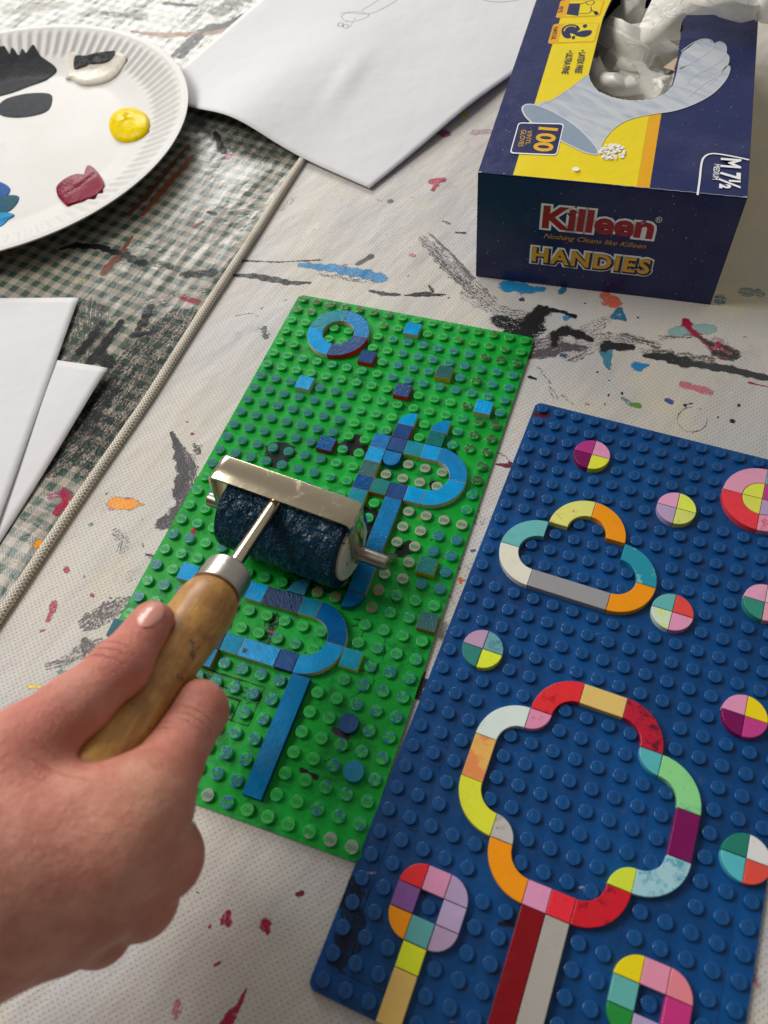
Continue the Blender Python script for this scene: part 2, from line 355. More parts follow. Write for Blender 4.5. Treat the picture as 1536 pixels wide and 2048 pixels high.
cover_strokes = [
    (P((344, 865), (358, 905), (367, 945), (359, 985)), (1.0, 2.6, 3.4, 3.2), S(52, 48, 54), .9),
    (P((352, 880), (376, 920), (388, 965)), (1.2, 3.0, 3.4), S(74, 66, 74), .68),
    (P((371, 978), (360, 1015), (345, 1040), (326, 1046)), (3.2, 3.5, 4.2, 4.0), S(60, 52, 60), .78),
    (P((388, 890), (398, 905)), (1.5, 2.0), S(60, 60, 64), .6),
    (P((486, 521), (560, 524), (642, 520)), (1.0, .7, .8), BLACK, .74), (P((458, 549), (520, 553), (575, 565), (621, 566)), (.8, 2.6, 2.2, .8), BLACK, .86),
    (P((600, 530), (660, 536), (710, 545), (763, 556)), (1.8, 3.4, 4.0, 3.6), BLUE, .8), (P((640, 548), (700, 560), (755, 566)), 1.5, BLACK, .5),
    (P((739, 582), (765, 588), (800, 590)), (.8, 1.9, .8), BLACK, .92), (P((809, 591), (850, 589), (892, 590)), (.6, 2.2, .6), BLACK, .98), (P((858, 572), (866, 583)), 1.0, BLACK, .8),
    (P((714, 529), (742, 514)), (1.4, 2.0), S(74, 74, 78), .92), (P((768, 568), (780, 402)), .01, BLACK, 0),
    (P((781, 402),), 2.1, S(100, 102, 108), .95), (P((752, 398), (764, 402)), .6, SOFTBLACK, .7),
    (P((865, 362), (885, 360)), (2.6, 2.9), CRIM, .9), (P((872, 370), (866, 380)), (2.2, 1.4), CRIM, .85),
    (P((878, 262), (890, 268)), 3.4, MAG, .72), (P((928, 229),), 3.2, YEL, .95), (P((950, 265), (985, 262)), 2.6, S(195, 130, 165), .58),
    (P((847, 478), (900, 535), (947, 576), (975, 600)), (3.0, 4.6, 5.2, 4.6), PURP, .54), (P((858, 466), (905, 510), (945, 556)), (.8, 1.1, 1.6), PURP, .72),
    (P((870, 512), (915, 556), (945, 582)), (1.6, 2.4, 2.8), S(66, 60, 66), .62), (P((935, 592), (1003, 625)), (4, 4.5), PURP, .48),
    (P((912, 465), (930, 466)), .9, BLACK, .9), (P((885, 442), (900, 448)), 1.0, BLACK, .7),
    (P((1000, 640), (1030, 655), (1062, 655)), (4.5, 7.5, 7.5), BLACK, .74), (P((1045, 670), (1068, 640), (1085, 620)), (6.5, 6.5, 4.0), S(28, 28, 30), .98),
    (P((1088, 617), (1130, 624)), 1.5, BLACK, .96), (P((1135, 628), (1150, 632)), 1.5, BLACK, .95), (P((1010, 628), (1050, 630)), 3.5, SOFTBLACK, .5),
    (P((1108, 690), (1110, 668), (1133, 662), (1160, 668), (1183, 680)), (2, 3, 3.8, 3.2, 1.2), S(34, 32, 36), .95),
    (P((1060, 712), (1090, 706), (1125, 694), (1170, 696)), (2.6, 3.8, 3.2, 2.0), S(86, 78, 84), .78), (P((1070, 690), (1105, 682)), (5, 5), PURP, .58),
    (P((1175, 660), (1210, 640), (1222, 632)), (3.5, 3.5, 1.5), PURP, .48), (P((1150, 700), (1200, 678), (1250, 682)), (7, 6, 5), PURP, .48),
    (P((1209, 700), (1216, 690), (1262, 695)), (3.0, 3.4, 2.4), S(42, 40, 44), .97), (P((1245, 672), (1315, 690)), (2.5, 2.2), SOFTBLACK, .58),
    (P((1322, 676), (1400, 670)), (1.6, 1.6), SOFTBLACK, .55),
    (P((1290, 711), (1340, 716), (1370, 724)), (1.4, 3.6, 3.6), S(50, 50, 52), .9), (P((1365, 716), (1420, 720)), (4, 3), SOFTBLACK, .56),
    (P((1366, 726), (1410, 732), (1453, 738), (1540, 758)), (1.8, 2.4, 2.8, 2.0), S(54, 56, 58), .98), (P((1285, 700), (1340, 706)), (2, 2), SOFTBLACK, .55),
    (P((1430, 706), (1465, 718), (1472, 706), (1440, 690)), (2.4, 2.4, 2.0, 1.0), S(50, 48, 52), .8),
    (P((1372, 642), (1378, 656), (1394, 672)), (2.6, 2.6, 1.6), CRIM, .97), (P((1394, 672), (1410, 684), (1424, 690)), (1.2, 1.6, 2), S(60, 50, 56), .8),
    (P((1410, 682), (1432, 696), (1448, 712)), (2.2, 4.2, 3.2), CRIM, .72), (P((1432, 682), (1465, 700)), 2.8, S(200, 120, 140), .5),
    (P((1348, 664), (1380, 660), (1420, 657)), (3.4, 3.6, 3.2), S(140, 175, 172), .86), (P((1278, 734), (1296, 730)), (3.2, 1.2), BLUE, .85),
    (P((1226, 632), (1240, 618), (1250, 640), (1228, 634)), 1.3, S(40, 110, 150), .9), (P((1238, 628),), 2.4, BLUE, .5),
    (P((1212, 703), (1213, 722), (1218, 738)), (3.2, 2.2, 1.2), S(60, 130, 155), .85), (P((1132, 636),), 2.0, BLUE, .85),
    (P((1212, 592), (1228, 606)), (3.6, 4.2), RED, .74), (P((1210, 606),), 2.8, RED, .6),
    (P((1018, 572), (1060, 578)), (4.6, 4.0), BLUE, .95), (P((1075, 577), (1085, 577)), 2.4, BLUE, .9), (P((1122, 584), (1128, 578)), 2.0, S(50, 110, 140), .8),
    (P((1366, 768), (1390, 776), (1420, 785)), (2.2, 2.0, 2.6), PINK, .74), (P((1498, 766), (1545, 776)), (.8, .6), CRIM, .9),
    (P((1264, 809), (1276, 811)), (1.4, 2.0), GREEN, .97), (P((1246, 798), (1256, 804)), 1.8, TEAL, .6), (P((1334, 800), (1342, 804)), 1.3, S(60, 80, 150), .9),
    (P((1244, 787),), .9, BLACK, .95), (P((1370, 720 + 90),), 1.0, BLACK, .95), (P((1436, 835),), 1.0, BLACK, .95), (P((1478, 811),), .9, BLACK, .95), (P((1465, 842),), 1.5, BLACK, .9),
    (P((1195, 744),), .9, BLACK, .95), (P((1219, 761),), .8, BLACK, .95), (P((1126, 711),), 1.6, S(60, 80, 110), .8), (P((1210, 807),), 1.0, RED, .9),
    (P((1175, 808),), 1.6, RED, .62), (P((1044, 598),), 1.6, S(80, 50, 90), .8), (P((1170, 606),), 0.8, BLACK, .8), (P((1276, 635),), .8, BLACK, .9),
    ([inv2(1385 + 30 * math.cos(t / 3), 839 + 25 * math.sin(t / 3)) for t in range(0, 17)], .42, S(130, 90, 100), .74),
    (P((1492, 584), (1518, 588)), 3.2, S(100, 150, 175), .55), (P((1440, 600),), 3.2, BLUE, .6),
    (P((1076, 735), (1100, 765)), 1.0, SOFTBLACK, .55), (P((1100, 775), (1112, 795)), 1.6, SOFTBLACK, .45), (P((1124, 790), (1145, 808)), .8, SOFTBLACK, .55), (P((1060, 753), (1070, 757)), 1.2, BLACK, .9),
    (P((993, 905), (1010, 912), (1024, 930), (1014, 932), (992, 928)), (.4, .5, 1.0, 1.5, .5), S(95, 20, 45), .95),
    (P((228, 1004), (245, 1009), (262, 1010)), (3.2, 3.4, 3.0), ORANGE, .95), (P((262, 1006), (287, 1010)), (2.4, .8), ORANGE, .72), (P((222, 1017),), 1.4, PINK, .95),
    (P((252, 994), (258, 998)), .6, CRIM, .8), (P((385, 868),), 1.0, CRIM, .9), (P((374, 845),), .9, BLACK, .8), (P((394, 898), (402, 892)), 1.1, BLACK, .55),
    (P((182, 1048),), 1.6, TEAL, .62), (P((235, 1070), (250, 1080), (245, 1100)), 2.4, S(70, 120, 130), .48), (P((284, 1040),), .7, CRIM, .85), (P((284, 1087), (286, 1094)), .7, CRIM, .85),
    (P((291, 1108), (312, 1116)), (.6, 1.6), BLACK, .72), (P((131, 1138), (134, 1142)), 1.3, CRIM, .9), (P((184, 1189), (186, 1193)), 1.0, CRIM, .9), (P((168, 1153),), 1.0, BLUE, .7),
    (P((108, 1206), (104, 1222), (96, 1240)), (1.4, 1.6, 1.2), CRIM, .85), (P((82, 1262), (90, 1260)), .8, CRIM, .85), (P((222, 1196),), .8, S(50, 50, 80), .9),
    (P((172, 1248), (195, 1232), (225, 1222), (262, 1200)), (4, 5.5, 5, 3), S(84, 70, 80), .60), (P((195, 1243), (210, 1205)), (3, 1), S(84, 70, 80), .62),
    (P((98, 1330), (140, 1320), (180, 1292), (200, 1284)), (2, 2.4, 4, 2), S(104, 90, 98), .55), (P((168, 1280), (175, 1300)), (1.5, 3), S(84, 70, 80), .7),
    (P((118, 1343), (136, 1352)), (1.0, 1.8), S(80, 140, 140), .9), (P((60, 1373), (82, 1374)), (1.0, 1.0), YEL, .85), (P((260, 1150), (280, 1140)), 3, PURP, .4),
    (P((455, 1828), (452, 1842), (456, 1850)), (1.8, 2.2, 1.2), CRIM, .74), (P((420, 1853),), .7, CRIM, .9), (P((530, 1850), (534, 1862)), (2.0, 1.6), CRIM, .85), (P((596, 1788), (604, 1786)), 1.2, S(110, 15, 40), .95),
    (P((494, 1972), (480, 2010), (448, 2050), (430, 2070)), (.3, 1.1, 2.0, 2.6), CRIM, .86), (P((355, 2008), (350, 2030)), 1.4, PINK, .6), (P((395, 1785),), .6, BLACK, .9), (P((512, 1988),), .6, CRIM, .7),
    (P((383, 1650), (388, 1672)), 1.8, BLUE, .85), (P((847, 1366), (842, 1376)), 2.0, S(20, 20, 24), .9), (P((838, 1390), (850, 1402), (858, 1404)), 1.9, S(20, 20, 24), .9), (P((895, 1262), (898, 1266)), 1.0, BLACK, .95),
    (P((918, 1138),), .8, S(220, 100, 30), .95), (P((920, 1158), (922, 1166)), .9, S(220, 100, 30), .95), (P((930, 1160),), .6, S(220, 110, 60), .9), (P((935, 1130), (942, 1136)), 2.0, S(120, 70, 50), .45),
    (P((908, 1190), (912, 1196)), 2.2, S(60, 130, 150), .42), (P((944, 1102), (950, 1101)), .9, S(40, 90, 130), .85), (P((950, 1026), (955, 1040)), 2.6, S(60, 110, 140), .48), (P((850, 1345), (846, 1352)), .9, S(90, 40, 40), .8),
    (P((1512, 1960), (1524, 1985)), (1.2, .5), PINK, .6), (P((1510, 1925), (1512, 1945)), .6, PINK, .55), (P((600, 625), (640, 600)), .01, BLACK, 0),
    (P((468, 632), (500, 626), (516, 632)), .4, S(90, 84, 80), .8), (P((528, 655), (534, 672)), (1.4, 2.2), S(74, 72, 72), .68), (P((515, 660), (525, 668)), 2.0, S(74, 72, 72), .42),
    (P((820, 496),), .9, PINK, .8), (P((822, 510), (828, 512)), 1.3, PINK, .7), (P((816, 552),), 1.0, PINK, .6), (P((908, 489),), 1.0, YEL, .6), (P((560, 420), (590, 395)), 1.6, S(190, 190, 120), .5),
    (P((1310, 950), (1316, 955)), 1, BLACK, .9), (P((430, 1930), (440, 1925)), .8, CRIM, .7), (P((700, 1950), (690, 1990)), 1.5, PURP, .3),
]
rr = random.Random(3)
for _ in range(80):
    x, y = rr.uniform(-60, 300), rr.uniform(-330, 300)
    cover_strokes.append(([(x, y), (x + rr.uniform(-1.5, 1.5), y + rr.uniform(-1.5, 1.5))], rr.uniform(.3, .75),
                          rr.choice([BLACK, BLACK, SOFTBLACK, CRIM, TEAL, PURP, S(120, 80, 60)]), rr.uniform(.72, .95)))
def zc(X, Y):
    return .18 + .22 * np.sin(X * .035 + .8 * np.sin(Y * .021)) * np.sin(Y * .027 + 1) - .2
cvx = axis(0, 340, .85, -.5, 860); cvx = cvx[cvx >= 0]; cvy = axis(-345, 330, .85, -860, 1060)
cm = NT('padded_cover'); pos = cm.pos()
def hexdots(nt, pos, pitch, r0, r1):
    x, y = nt.sep(pos, 0), nt.sep(pos, 1); k = math.pi / pitch
    a = nt.ma('COSINE', nt.ma('MULTIPLY', x, 2 * k)); b = nt.ma('COSINE', nt.ma('MULTIPLY', y, 2 * k))
    return nt.step(nt.ma('MULTIPLY', nt.ma('ADD', a, b), .5), r0, r1), a, b
rp = cm.n('ShaderNodeVectorRotate', i_Vector=cm.vm('ADD', pos, cm.vm('SCALE', cm.noise(pos, .05, 1, .5, col=True), sc=.8)), i_Angle=math.radians(43))
dots, _, _ = hexdots(cm, rp, 1.75, .50, .86)
big = cm.noise(pos, .012, 3, .6)
bc = cm.mix(cm.step(big, .35, .65), S(200, 194, 184), S(190, 188, 188))
bc = cm.mix(cm.ma('MULTIPLY', cm.step(cm.noise(cm.vm('ADD', pos, (300, 40, 0)), .017, 3, .6), .55, .72), .35), bc, S(214, 204, 160))
stn = cm.step(cm.noise(cm.vm('ADD', pos, (90, 20, 0)), .04, 5, .68), .58, .74)
bc = cm.mix(cm.ma('MULTIPLY', stn, .28), bc, S(136, 122, 122))
bc = cm.mix(cm.ma('MULTIPLY', dots, .20), bc, S(122, 104, 100))
bc = cm.mix(cm.ma('MULTIPLY', cm.step(cm.noise(pos, .9, 4, .7), .60, .72), .22), bc, S(120, 104, 96))
spk = cm.step(cm.noise(pos, .75, 2, .5), .69, .73)  # glints of the glossy cover, put into the colour as white specks
bc = cm.mix(cm.ma('MULTIPLY', spk, .5), bc, S(240, 238, 232))
c, m = paint_nodes(cm, bc, .60)
wr = cm.noise(cm.vm('MULTIPLY', cm.n('ShaderNodeVectorRotate', i_Vector=pos, i_Angle=math.radians(20)), (.035, .012, .02)), 1.0, 3, .5)
hh = cm.ma('ADD', cm.ma('MULTIPLY', wr, 3.0), cm.ma('ADD', cm.ma('MULTIPLY', dots, -.16), cm.ma('MULTIPLY', cm.noise(pos, .8, 3, .6), .16)))
hh = cm.ma('ADD', hh, cm.ma('MULTIPLY', m, .25))
cm.p(Base_Color=c, Roughness=cm.remap(m, 0, 1, .50, .42), Specular_IOR_Level=.45, Normal=cm.bump(hh, .9))
cvme = sheet('table_cover', cvx, cvy, fx=lambda X, Y: X + seam(Y), fz=zc, strokes=cover_strokes)
cvo = link('table_cover', cvme, None, cm.m)
tag(cvo, 'stained off-white dotted table cover with a corded edge, spattered with paint', 'table cover')
pm = NT('woven_cord'); pos = pm.pos(); px_, py_, pz_ = pm.sep(pos, 0), pm.sep(pos, 1), pm.sep(pos, 2)
u1 = pm.ma('SINE', pm.ma('MULTIPLY', pm.ma('ADD', py_, px_), 3.3)); u2 = pm.ma('SINE', pm.ma('MULTIPLY', pm.ma('SUBTRACT', py_, px_), 3.3))
wv = pm.ma('MAXIMUM', u1, u2); wv = pm.step(wv, -.2, .9)
pc = pm.mix(wv, S(164, 152, 134), S(232, 224, 208)); pc = pm.mix(pm.ma('MULTIPLY', pm.step(pm.noise(pos, .05, 4), .5, .7), .3), pc, S(150, 140, 132))
redm = pm.ma('MULTIPLY', pm.step(py_, -216, -224), pm.step(pm.noise(pos, .2, 3), .42, .5))
pc = pm.mix(redm, pc, S(205, 80, 110))
pm.p(Base_Color=pc, Roughness=.7, Normal=pm.bump(wv, .35))
pts = [(float(seam(y)) - .6 + .25 * math.sin(y * .05), y, 1.3) for y in np.arange(-700, 900, 6)]
link('edge_piping', tube('edge_piping', pts, 2.5, 14, .75), cvo, pm.m)

# ------------------------------------------------------------------ baseplates
TH = -0.05410576; BX, BY = 138.562261, -40.111437
Z0, ZB, ZS, ZT = .25, 1.3, 3.0, 4.5          # under side, base top, stud top, tile top
def plastic(name, col, rough=.28, mott=None, mcov=0.0, mscale=.22, coat=0, line=0.0, seed=0):
    nt = NT(name); pos = nt.vm('ADD', nt.pos(), (seed * 13.1, seed * 7.7, 0)); up = nt.step(nt.sep(nt.n('ShaderNodeNewGeometry', 'Normal'), 2), .7, .9)
    v = nt.noise(pos, .5, 4, .6)
    c = nt.mix(nt.remap(v, .3, .7, 0, .12), col, tuple(x * .72 for x in col[:3]) + (1,))
    sm_ = nt.ma('MULTIPLY', nt.step(nt.noise(nt.vm('ADD', pos, (9, 4, 0)), .16, 5, .7), .52, .70), .22)
    c = nt.mix(sm_, c, tuple(x * .55 + .03 for x in col[:3]) + (1,))
    if mott:
        n = nt.noise(nt.vm('ADD', pos, nt.vm('SCALE', nt.noise(pos, .3, 2, .5, col=True), sc=6.0)), mscale, 5, .68)
        t = .5 + (.5 - mcov) * .42
        mm = nt.ma('MULTIPLY', nt.step(n, t, t + .12), up)
        c = nt.mix(nt.ma('MULTIPLY', mm, .85), c, mott)
    sp = nt.ma('MULTIPLY', nt.step(nt.noise(pos, 1.1, 3, .6), .69, .74), .45)
    c = nt.mix(sp, c, S(90, 84, 84))
    rgh = nt.remap(nt.noise(pos, .35, 4, .65), .3, .7, rough - .06, rough + .16)
    h = nt.ma('ADD', nt.ma('MULTIPLY', nt.noise(pos, .9, 3, .6), .05), nt.ma('MULTIPLY', nt.noise(pos, .15, 2), .15))
    nt.p(Base_Color=c, Roughness=rgh, Normal=nt.bump(h, .5), Coat_Weight=coat, Specular_IOR_Level=.3)
    return nt.m

gb = NT('green_baseplate'); pos = gb.pos()
bcg = gb.mix(gb.step(gb.noise(pos, .035, 3), .35, .65), S(6, 154, 46), S(18, 168, 62))
bcg = gb.mix(gb.ma('MULTIPLY', gb.step(gb.noise(pos, .07, 6, .74), .47, .68), .78), bcg, S(0, 88, 34))
yl = gb.ma('MULTIPLY', gb.step(gb.noise(pos, .09, 4, .6), .66, .74), .5)
bcg = gb.mix(yl, bcg, S(120, 150, 30))
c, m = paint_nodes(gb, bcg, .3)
gb.p(Base_Color=c, Roughness=gb.remap(gb.noise(pos, .3, 4), .3, .7, .27, .45), Normal=gb.bump(gb.noise(pos, .25, 3), .25), Specular_IOR_Level=.22)
sg = NT('green_stud'); pos = sg.pos(); up = sg.step(sg.sep(sg.n('ShaderNodeNewGeometry', 'Normal'), 2), .75, .9)
ga = sg.attr('paint'); gal = sg.attr('paint', 'Alpha')
gbase = sg.mix(sg.noise(pos, .05, 2), S(14, 158, 56), S(52, 184, 82))
nn = sg.noise(pos, .55, 4, .65)
mk = sg.ma('MULTIPLY', sg.step(sg.ma('ADD', gal, sg.ma('MULTIPLY', sg.ma('SUBTRACT', nn, .5), 1.5)), .46, .58), up)
top_letters = sg.step(sg.sep(pos, 2), 3.04, 3.09)
mk2 = sg.ma('MULTIPLY', mk, sg.ma('SUBTRACT', 1.0, sg.ma('MULTIPLY', top_letters, .8)))
gc = sg.mix(sg.ma('MULTIPLY', mk2, .92), gbase, ga)
gc = sg.mix(sg.ma('MULTIPLY', sg.ma('MULTIPLY', sg.step(sg.noise(pos, .8, 3, .6), .6, .7), up), .3), gc, S(60, 60, 60))
sg.p(Base_Color=gc, Roughness=.3, Normal=sg.bump(sg.noise(pos, 1.2, 3), .08))
bb = NT('blue_baseplate'); pos = bb.pos()
bcb = bb.mix(bb.step(bb.noise(pos, .03, 3), .35, .65), S(0, 60, 114), S(0, 74, 136))
bcb = bb.mix(bb.ma('MULTIPLY', bb.step(bb.noise(pos, .2, 5, .72), .56, .72), .22), bcb, S(92, 96, 112))
c, m = paint_nodes(bb, bcb, .3)
bb.p(Base_Color=c, Roughness=bb.remap(bb.noise(pos, .3, 4), .3, .7, .26, .5), Normal=bb.bump(bb.noise(pos, .2, 3), .25), Specular_IOR_Level=.3)
sb = NT('blue_stud'); pos = sb.pos(); up = sb.step(sb.sep(sb.n('ShaderNodeNewGeometry', 'Normal'), 2), .75, .9)
sbc = sb.mix(sb.noise(pos, .05, 2), S(0, 68, 124), S(0, 80, 142))
sbc = sb.mix(sb.ma('MULTIPLY', sb.ma('MULTIPLY', sb.step(sb.noise(pos, .6, 4, .7), .6, .72), up), .35), sbc, S(110, 120, 150))
sb.p(Base_Color=sbc, Roughness=.27, Normal=sb.bump(sb.noise(pos, 1.0, 3), .06))

def rrect(w, h, r, n=6):
    return arc(w - r, -r, r, 90, 0, n)[::-1][::-1] and (arc(r, -h + r, r, 180, 270, n) + arc(w - r, -h + r, r, 270, 360, n) + arc(w - r, -r, r, 0, 90, n) + arc(r, -r, r, 90, 180, n))

# lettering raised on every stud, as one small flat mesh (built once, copied into each stud mesh)
def text_mesh(body, size=1.0, offset=0.0, extrude=0.0, res=2, shear=0.0, spacing=1.0, fill='BOTH'):
    cu = bpy.data.curves.new('text', 'FONT'); cu.body = body; cu.size = size; cu.offset = offset; cu.extrude = extrude
    cu.resolution_u = res; cu.shear = shear; cu.space_character = spacing
    ob = bpy.data.objects.new('text', cu); COL.objects.link(ob)
    dg = bpy.context.evaluated_depsgraph_get(); me = bpy.data.meshes.new_from_object(ob.evaluated_get(dg))
    bpy.data.objects.remove(ob); bpy.data.curves.remove(cu)
    V = np.array([v.co[:] for v in me.vertices]); Fc = [tuple(p.vertices) for p in me.polygons]
    bpy.data.meshes.remove(me); return V, Fc
LV, LF = text_mesh('LEGO', 1.0, .02, .0, 1, .2, .92)
LV[:, 0] -= (LV[:, 0].min() + LV[:, 0].max()) / 2; LV[:, 1] -= (LV[:, 1].min() + LV[:, 1].max()) / 2
LV *= 3.5 / (LV[:, 0].max() - LV[:, 0].min()); LV[:, 1] *= 1.55
def stud_geo(rot):
    V = []; Fc = []; n = 20; prof = [(2.42, ZB - .05), (2.42, ZS - .16), (2.37, ZS - .05), (2.27, ZS), ]
    for r, z in prof:
        for i in range(n): a = 2 * math.pi * i / n; V.append((r * math.cos(a), r * math.sin(a), z))
    for k in range(3):
        for i in range(n): j = (i + 1) % n; Fc.append((k * n + i, k * n + j, (k + 1) * n + j, (k + 1) * n + i))
    Fc.append(tuple(range(3 * n, 4 * n)))
    # raised letters: top face plus skirt
    off = len(V); ca, sa = math.cos(rot), math.sin(rot)
    for x, y, _ in LV: V.append((x * ca - y * sa, x * sa + y * ca, ZS + .17))
    for f in LF: Fc.append(tuple(i + off for i in f))
    from collections import Counter
    cnt = Counter()
    for f in LF:
        for i in range(len(f)): cnt[(f[i], f[(i + 1) % len(f)])] += 1
    off2 = len(V)
    for x, y, _ in LV: V.append((x * ca - y * sa, x * sa + y * ca, ZS - .02))
    for (a, b) in cnt:
        if (b, a) not in cnt: Fc.append((b + off, a + off, a + off2, b + off2))
    return np.array(V), Fc
def stud_mesh(name, geo, places, cols):
    V0, F0 = geo; V = []; Fc = []; C_ = []
    for (x, y), c in zip(places, cols):
        o = len(V) and sum(len(v) for v in V)
        V.append(V0 + np.array([x, y, 0])); Fc += [tuple(i + o for i in f) for f in F0]; C_ += [c] * len(V0)
    me = mesh(name, np.concatenate(V), Fc)
    sharp(me, 22) if len(places) == 1 else None
    if len(places) > 1:
        nf = len(F0); sm = np.zeros(len(me.polygons), bool); sm.reshape(len(places), nf)[:, :61] = True
        me.polygons.foreach_set('use_smooth', sm)
        try:
            me.set_sharp_from_angle(angle=math.radians(22))
        except Exception: pass
    a = me.color_attributes.new('paint', 'FLOAT_COLOR', 'POINT'); a.data.foreach_set('color', np.array(C_, float).ravel())
    return me

PB = S(40, 110, 150); PW = S(160, 146, 148); PK = S(60, 34, 40); PBr = S(96, 56, 50); PD = S(30, 90, 150)
def green_paint(i, j):
    r = rng.random()
    if j <= 1: return PBr[:3] + ((.55 if i < 7 else .35 if i < 11 else .42),)
    if i >= 14 and 7 <= j <= 11: return PK[:3] + (.62,)
    if i >= 13 and j <= 6: return (PK if r < .4 else PB)[:3] + (.60,)
    if 8 <= i <= 14 and 2 <= j <= 5: return PB[:3] + (.66,)
    if i <= 5 and 2 <= j <= 4: return PBr[:3] + (.34,)
    if i <= 6 and 7 <= j <= 14: return S(30, 98, 128)[:3] + (.80,)
    if i <= 6 and 5 <= j < 7: return PB[:3] + (.42,)
    if i <= 5 and 15 <= j <= 23: return PD[:3] + (.40 + .25 * (r < .4),)
    if 9 <= i <= 13 and 11 <= j <= 13: return PW[:3] + (.74,)
    if i >= 11 and 14 <= j <= 18:
        if i >= 14 and j > 14: return PD[:3] + (.70,)
        return (PW if r < .88 else PK)[:3] + (.80,)
    if 8 <= i <= 12 and 17 <= j <= 20: return S(150, 90, 100)[:3] + (.6,)
    if i >= 10 and 19 <= j <= 22: return S(50, 120, 130)[:3] + (.45,)
    if 11 <= i <= 12 and 21 <= j <= 22: return PW[:3] + (.55,)
    if j == 31: return ((PD if i < 10 else S(150, 140, 146)) if r < .6 else S(150, 140, 150))[:3] + ((.62 if i in (8, 9, 15, 14) else .36),)
    if i >= 13: return PD[:3] + (.50,)
    if i <= 9 and j >= 25: return PD[:3] + (.58,)
    return PD[:3] + (.20 + .28 * r,)

def make_plate(root_label, group, loc, rz, covered, mats, paintf, letter_rot, strokes, rank):
    root = empty('toy_baseplate', (loc[0], loc[1], 0), rz); tag(root, root_label, 'toy baseplate', group)
    xs = np.arange(0, 128.01, .8); ys = np.arange(-256, .01, .8); 
    X, Y = np.meshgrid(xs, ys, indexing='ij'); r = 3.0
    # rounded corners: pull the sheet's outer rows inside the rounded outline
    cx = np.clip(X, r, 128 - r); cy = np.clip(Y, -256 + r, -r); dx, dy = X - cx, Y - cy
    L = np.hypot(dx, dy); mx = np.maximum(abs(dx), abs(dy)); k = np.where(L > 1e-6, mx / np.maximum(L, 1e-6), 1)
    X = cx + dx * k; Y = cy + dy * k
    Z = np.full_like(X, ZB) + .05 * np.sin(X * .08) * np.sin(Y * .05)
    n, m_ = X.shape; idx = np.arange(n * m_).reshape(n, m_)
    Q = np.stack([idx[:-1, :-1], idx[1:, :-1], idx[1:, 1:], idx[:-1, 1:]], -1).reshape(-1, 4)
    loop = np.concatenate([idx[:, 0], idx[-1, 1:], idx[-2::-1, -1], idx[0, -2:0:-1]])
    Vt = np.stack([X, Y, Z], -1).reshape(-1, 3); low = Vt[loop].copy(); low[:, 2] = Z0
    low2 = Vt[loop].copy(); 
    o = len(Vt); nl = len(loop); q2 = []
    for i in range(nl):
        j = (i + 1) % nl; q2.append((loop[j], loop[i], o + i, o + j))
    me = big_mesh('base', np.concatenate([Vt, low]), np.concatenate([Q, np.array(q2)]))
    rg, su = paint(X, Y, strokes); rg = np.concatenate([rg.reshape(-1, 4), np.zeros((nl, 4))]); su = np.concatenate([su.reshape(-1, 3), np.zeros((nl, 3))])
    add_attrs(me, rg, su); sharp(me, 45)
    link('base', me, root, mats[0])
    cells = [(i, j) for i in range(16) for j in range(32) if (i, j) not in covered]
    cells.sort(key=rank)
    geo = stud_geo(letter_rot); cols = {c: paintf(*c) for c in cells}
    for (i, j) in cells[:100]:
        me = stud_mesh('stud', geo, [(0, 0)], [cols[(i, j)]]); o_ = link('stud', me, root, mats[1]); o_.location = ((i + .5) * 8 * MM, -(j + .5) * 8 * MM, 0)
    rest = cells[100:]
    o_ = link('studs', stud_mesh('studs', geo, [((i + .5) * 8, -(j + .5) * 8) for i, j in rest], [cols[c] for c in rest]), root, mats[1])
    o_['kind'] = 'stuff'
    return root

# ------------------------------------------------------------------ tiles
def to_world(plate, u, v):
    x, y = u * 8.0, -v * 8.0
    if plate == 'g': return x, y, 0.0
    c_, s_ = math.cos(TH), math.sin(TH); return BX + c_ * x - s_ * y, BY + s_ * x + c_ * y, TH
E_ = .13
TC = {}
def tile_me(kind, *a):
    key = (kind,) + a
    if key in TC: return TC[key].copy()
    if kind == 'rect':
        w, h = a; w *= 8; h *= 8; ol = [(-w / 2 + E_, -h / 2 + E_), (w / 2 - E_, -h / 2 + E_), (w / 2 - E_, h / 2 - E_), (-w / 2 + E_, h / 2 - E_)]
    elif kind == 'quarter':
        sx, sy = a; ol = [(E_, E_)] + arc(0, 0, 8 - E_, math.degrees(math.asin(E_ / 8)), 90 - math.degrees(math.asin(E_ / 8)), 14)
        ol = [(x * sx, y * sy) for x, y in ol]; ol = ol[::-1] if sx * sy < 0 else ol
    elif kind == 'mac':
        sx, sy = a; d = .4; ol = arc(0, 0, 16 - E_, d, 90 - d, 22) + arc(0, 0, 8 + E_, 90 - d * 1.6, d * 1.6, 14)
        ol = [(x * sx, y * sy) for x, y in ol]; ol = ol[::-1] if sx * sy < 0 else ol
    elif kind == 'round': ol = arc(0, 0, 4 - E_, 0, 360 - 12, 29)
    elif kind == 'half': ol = [(-4 + E_, 4 - E_), ] + arc(0, 0, 4 - E_, 180, 360, 14) + [(4 - E_, 4 - E_)]
    me = solid(kind, ol, ZB + .06, ZT, .16); TC[key] = me; return me.copy()
covered = {'g': set(), 'b': set()}
Q4 = {'TL': (-1, 1), 'TR': (1, 1), 'BL': (-1, -1), 'BR': (1, -1)}
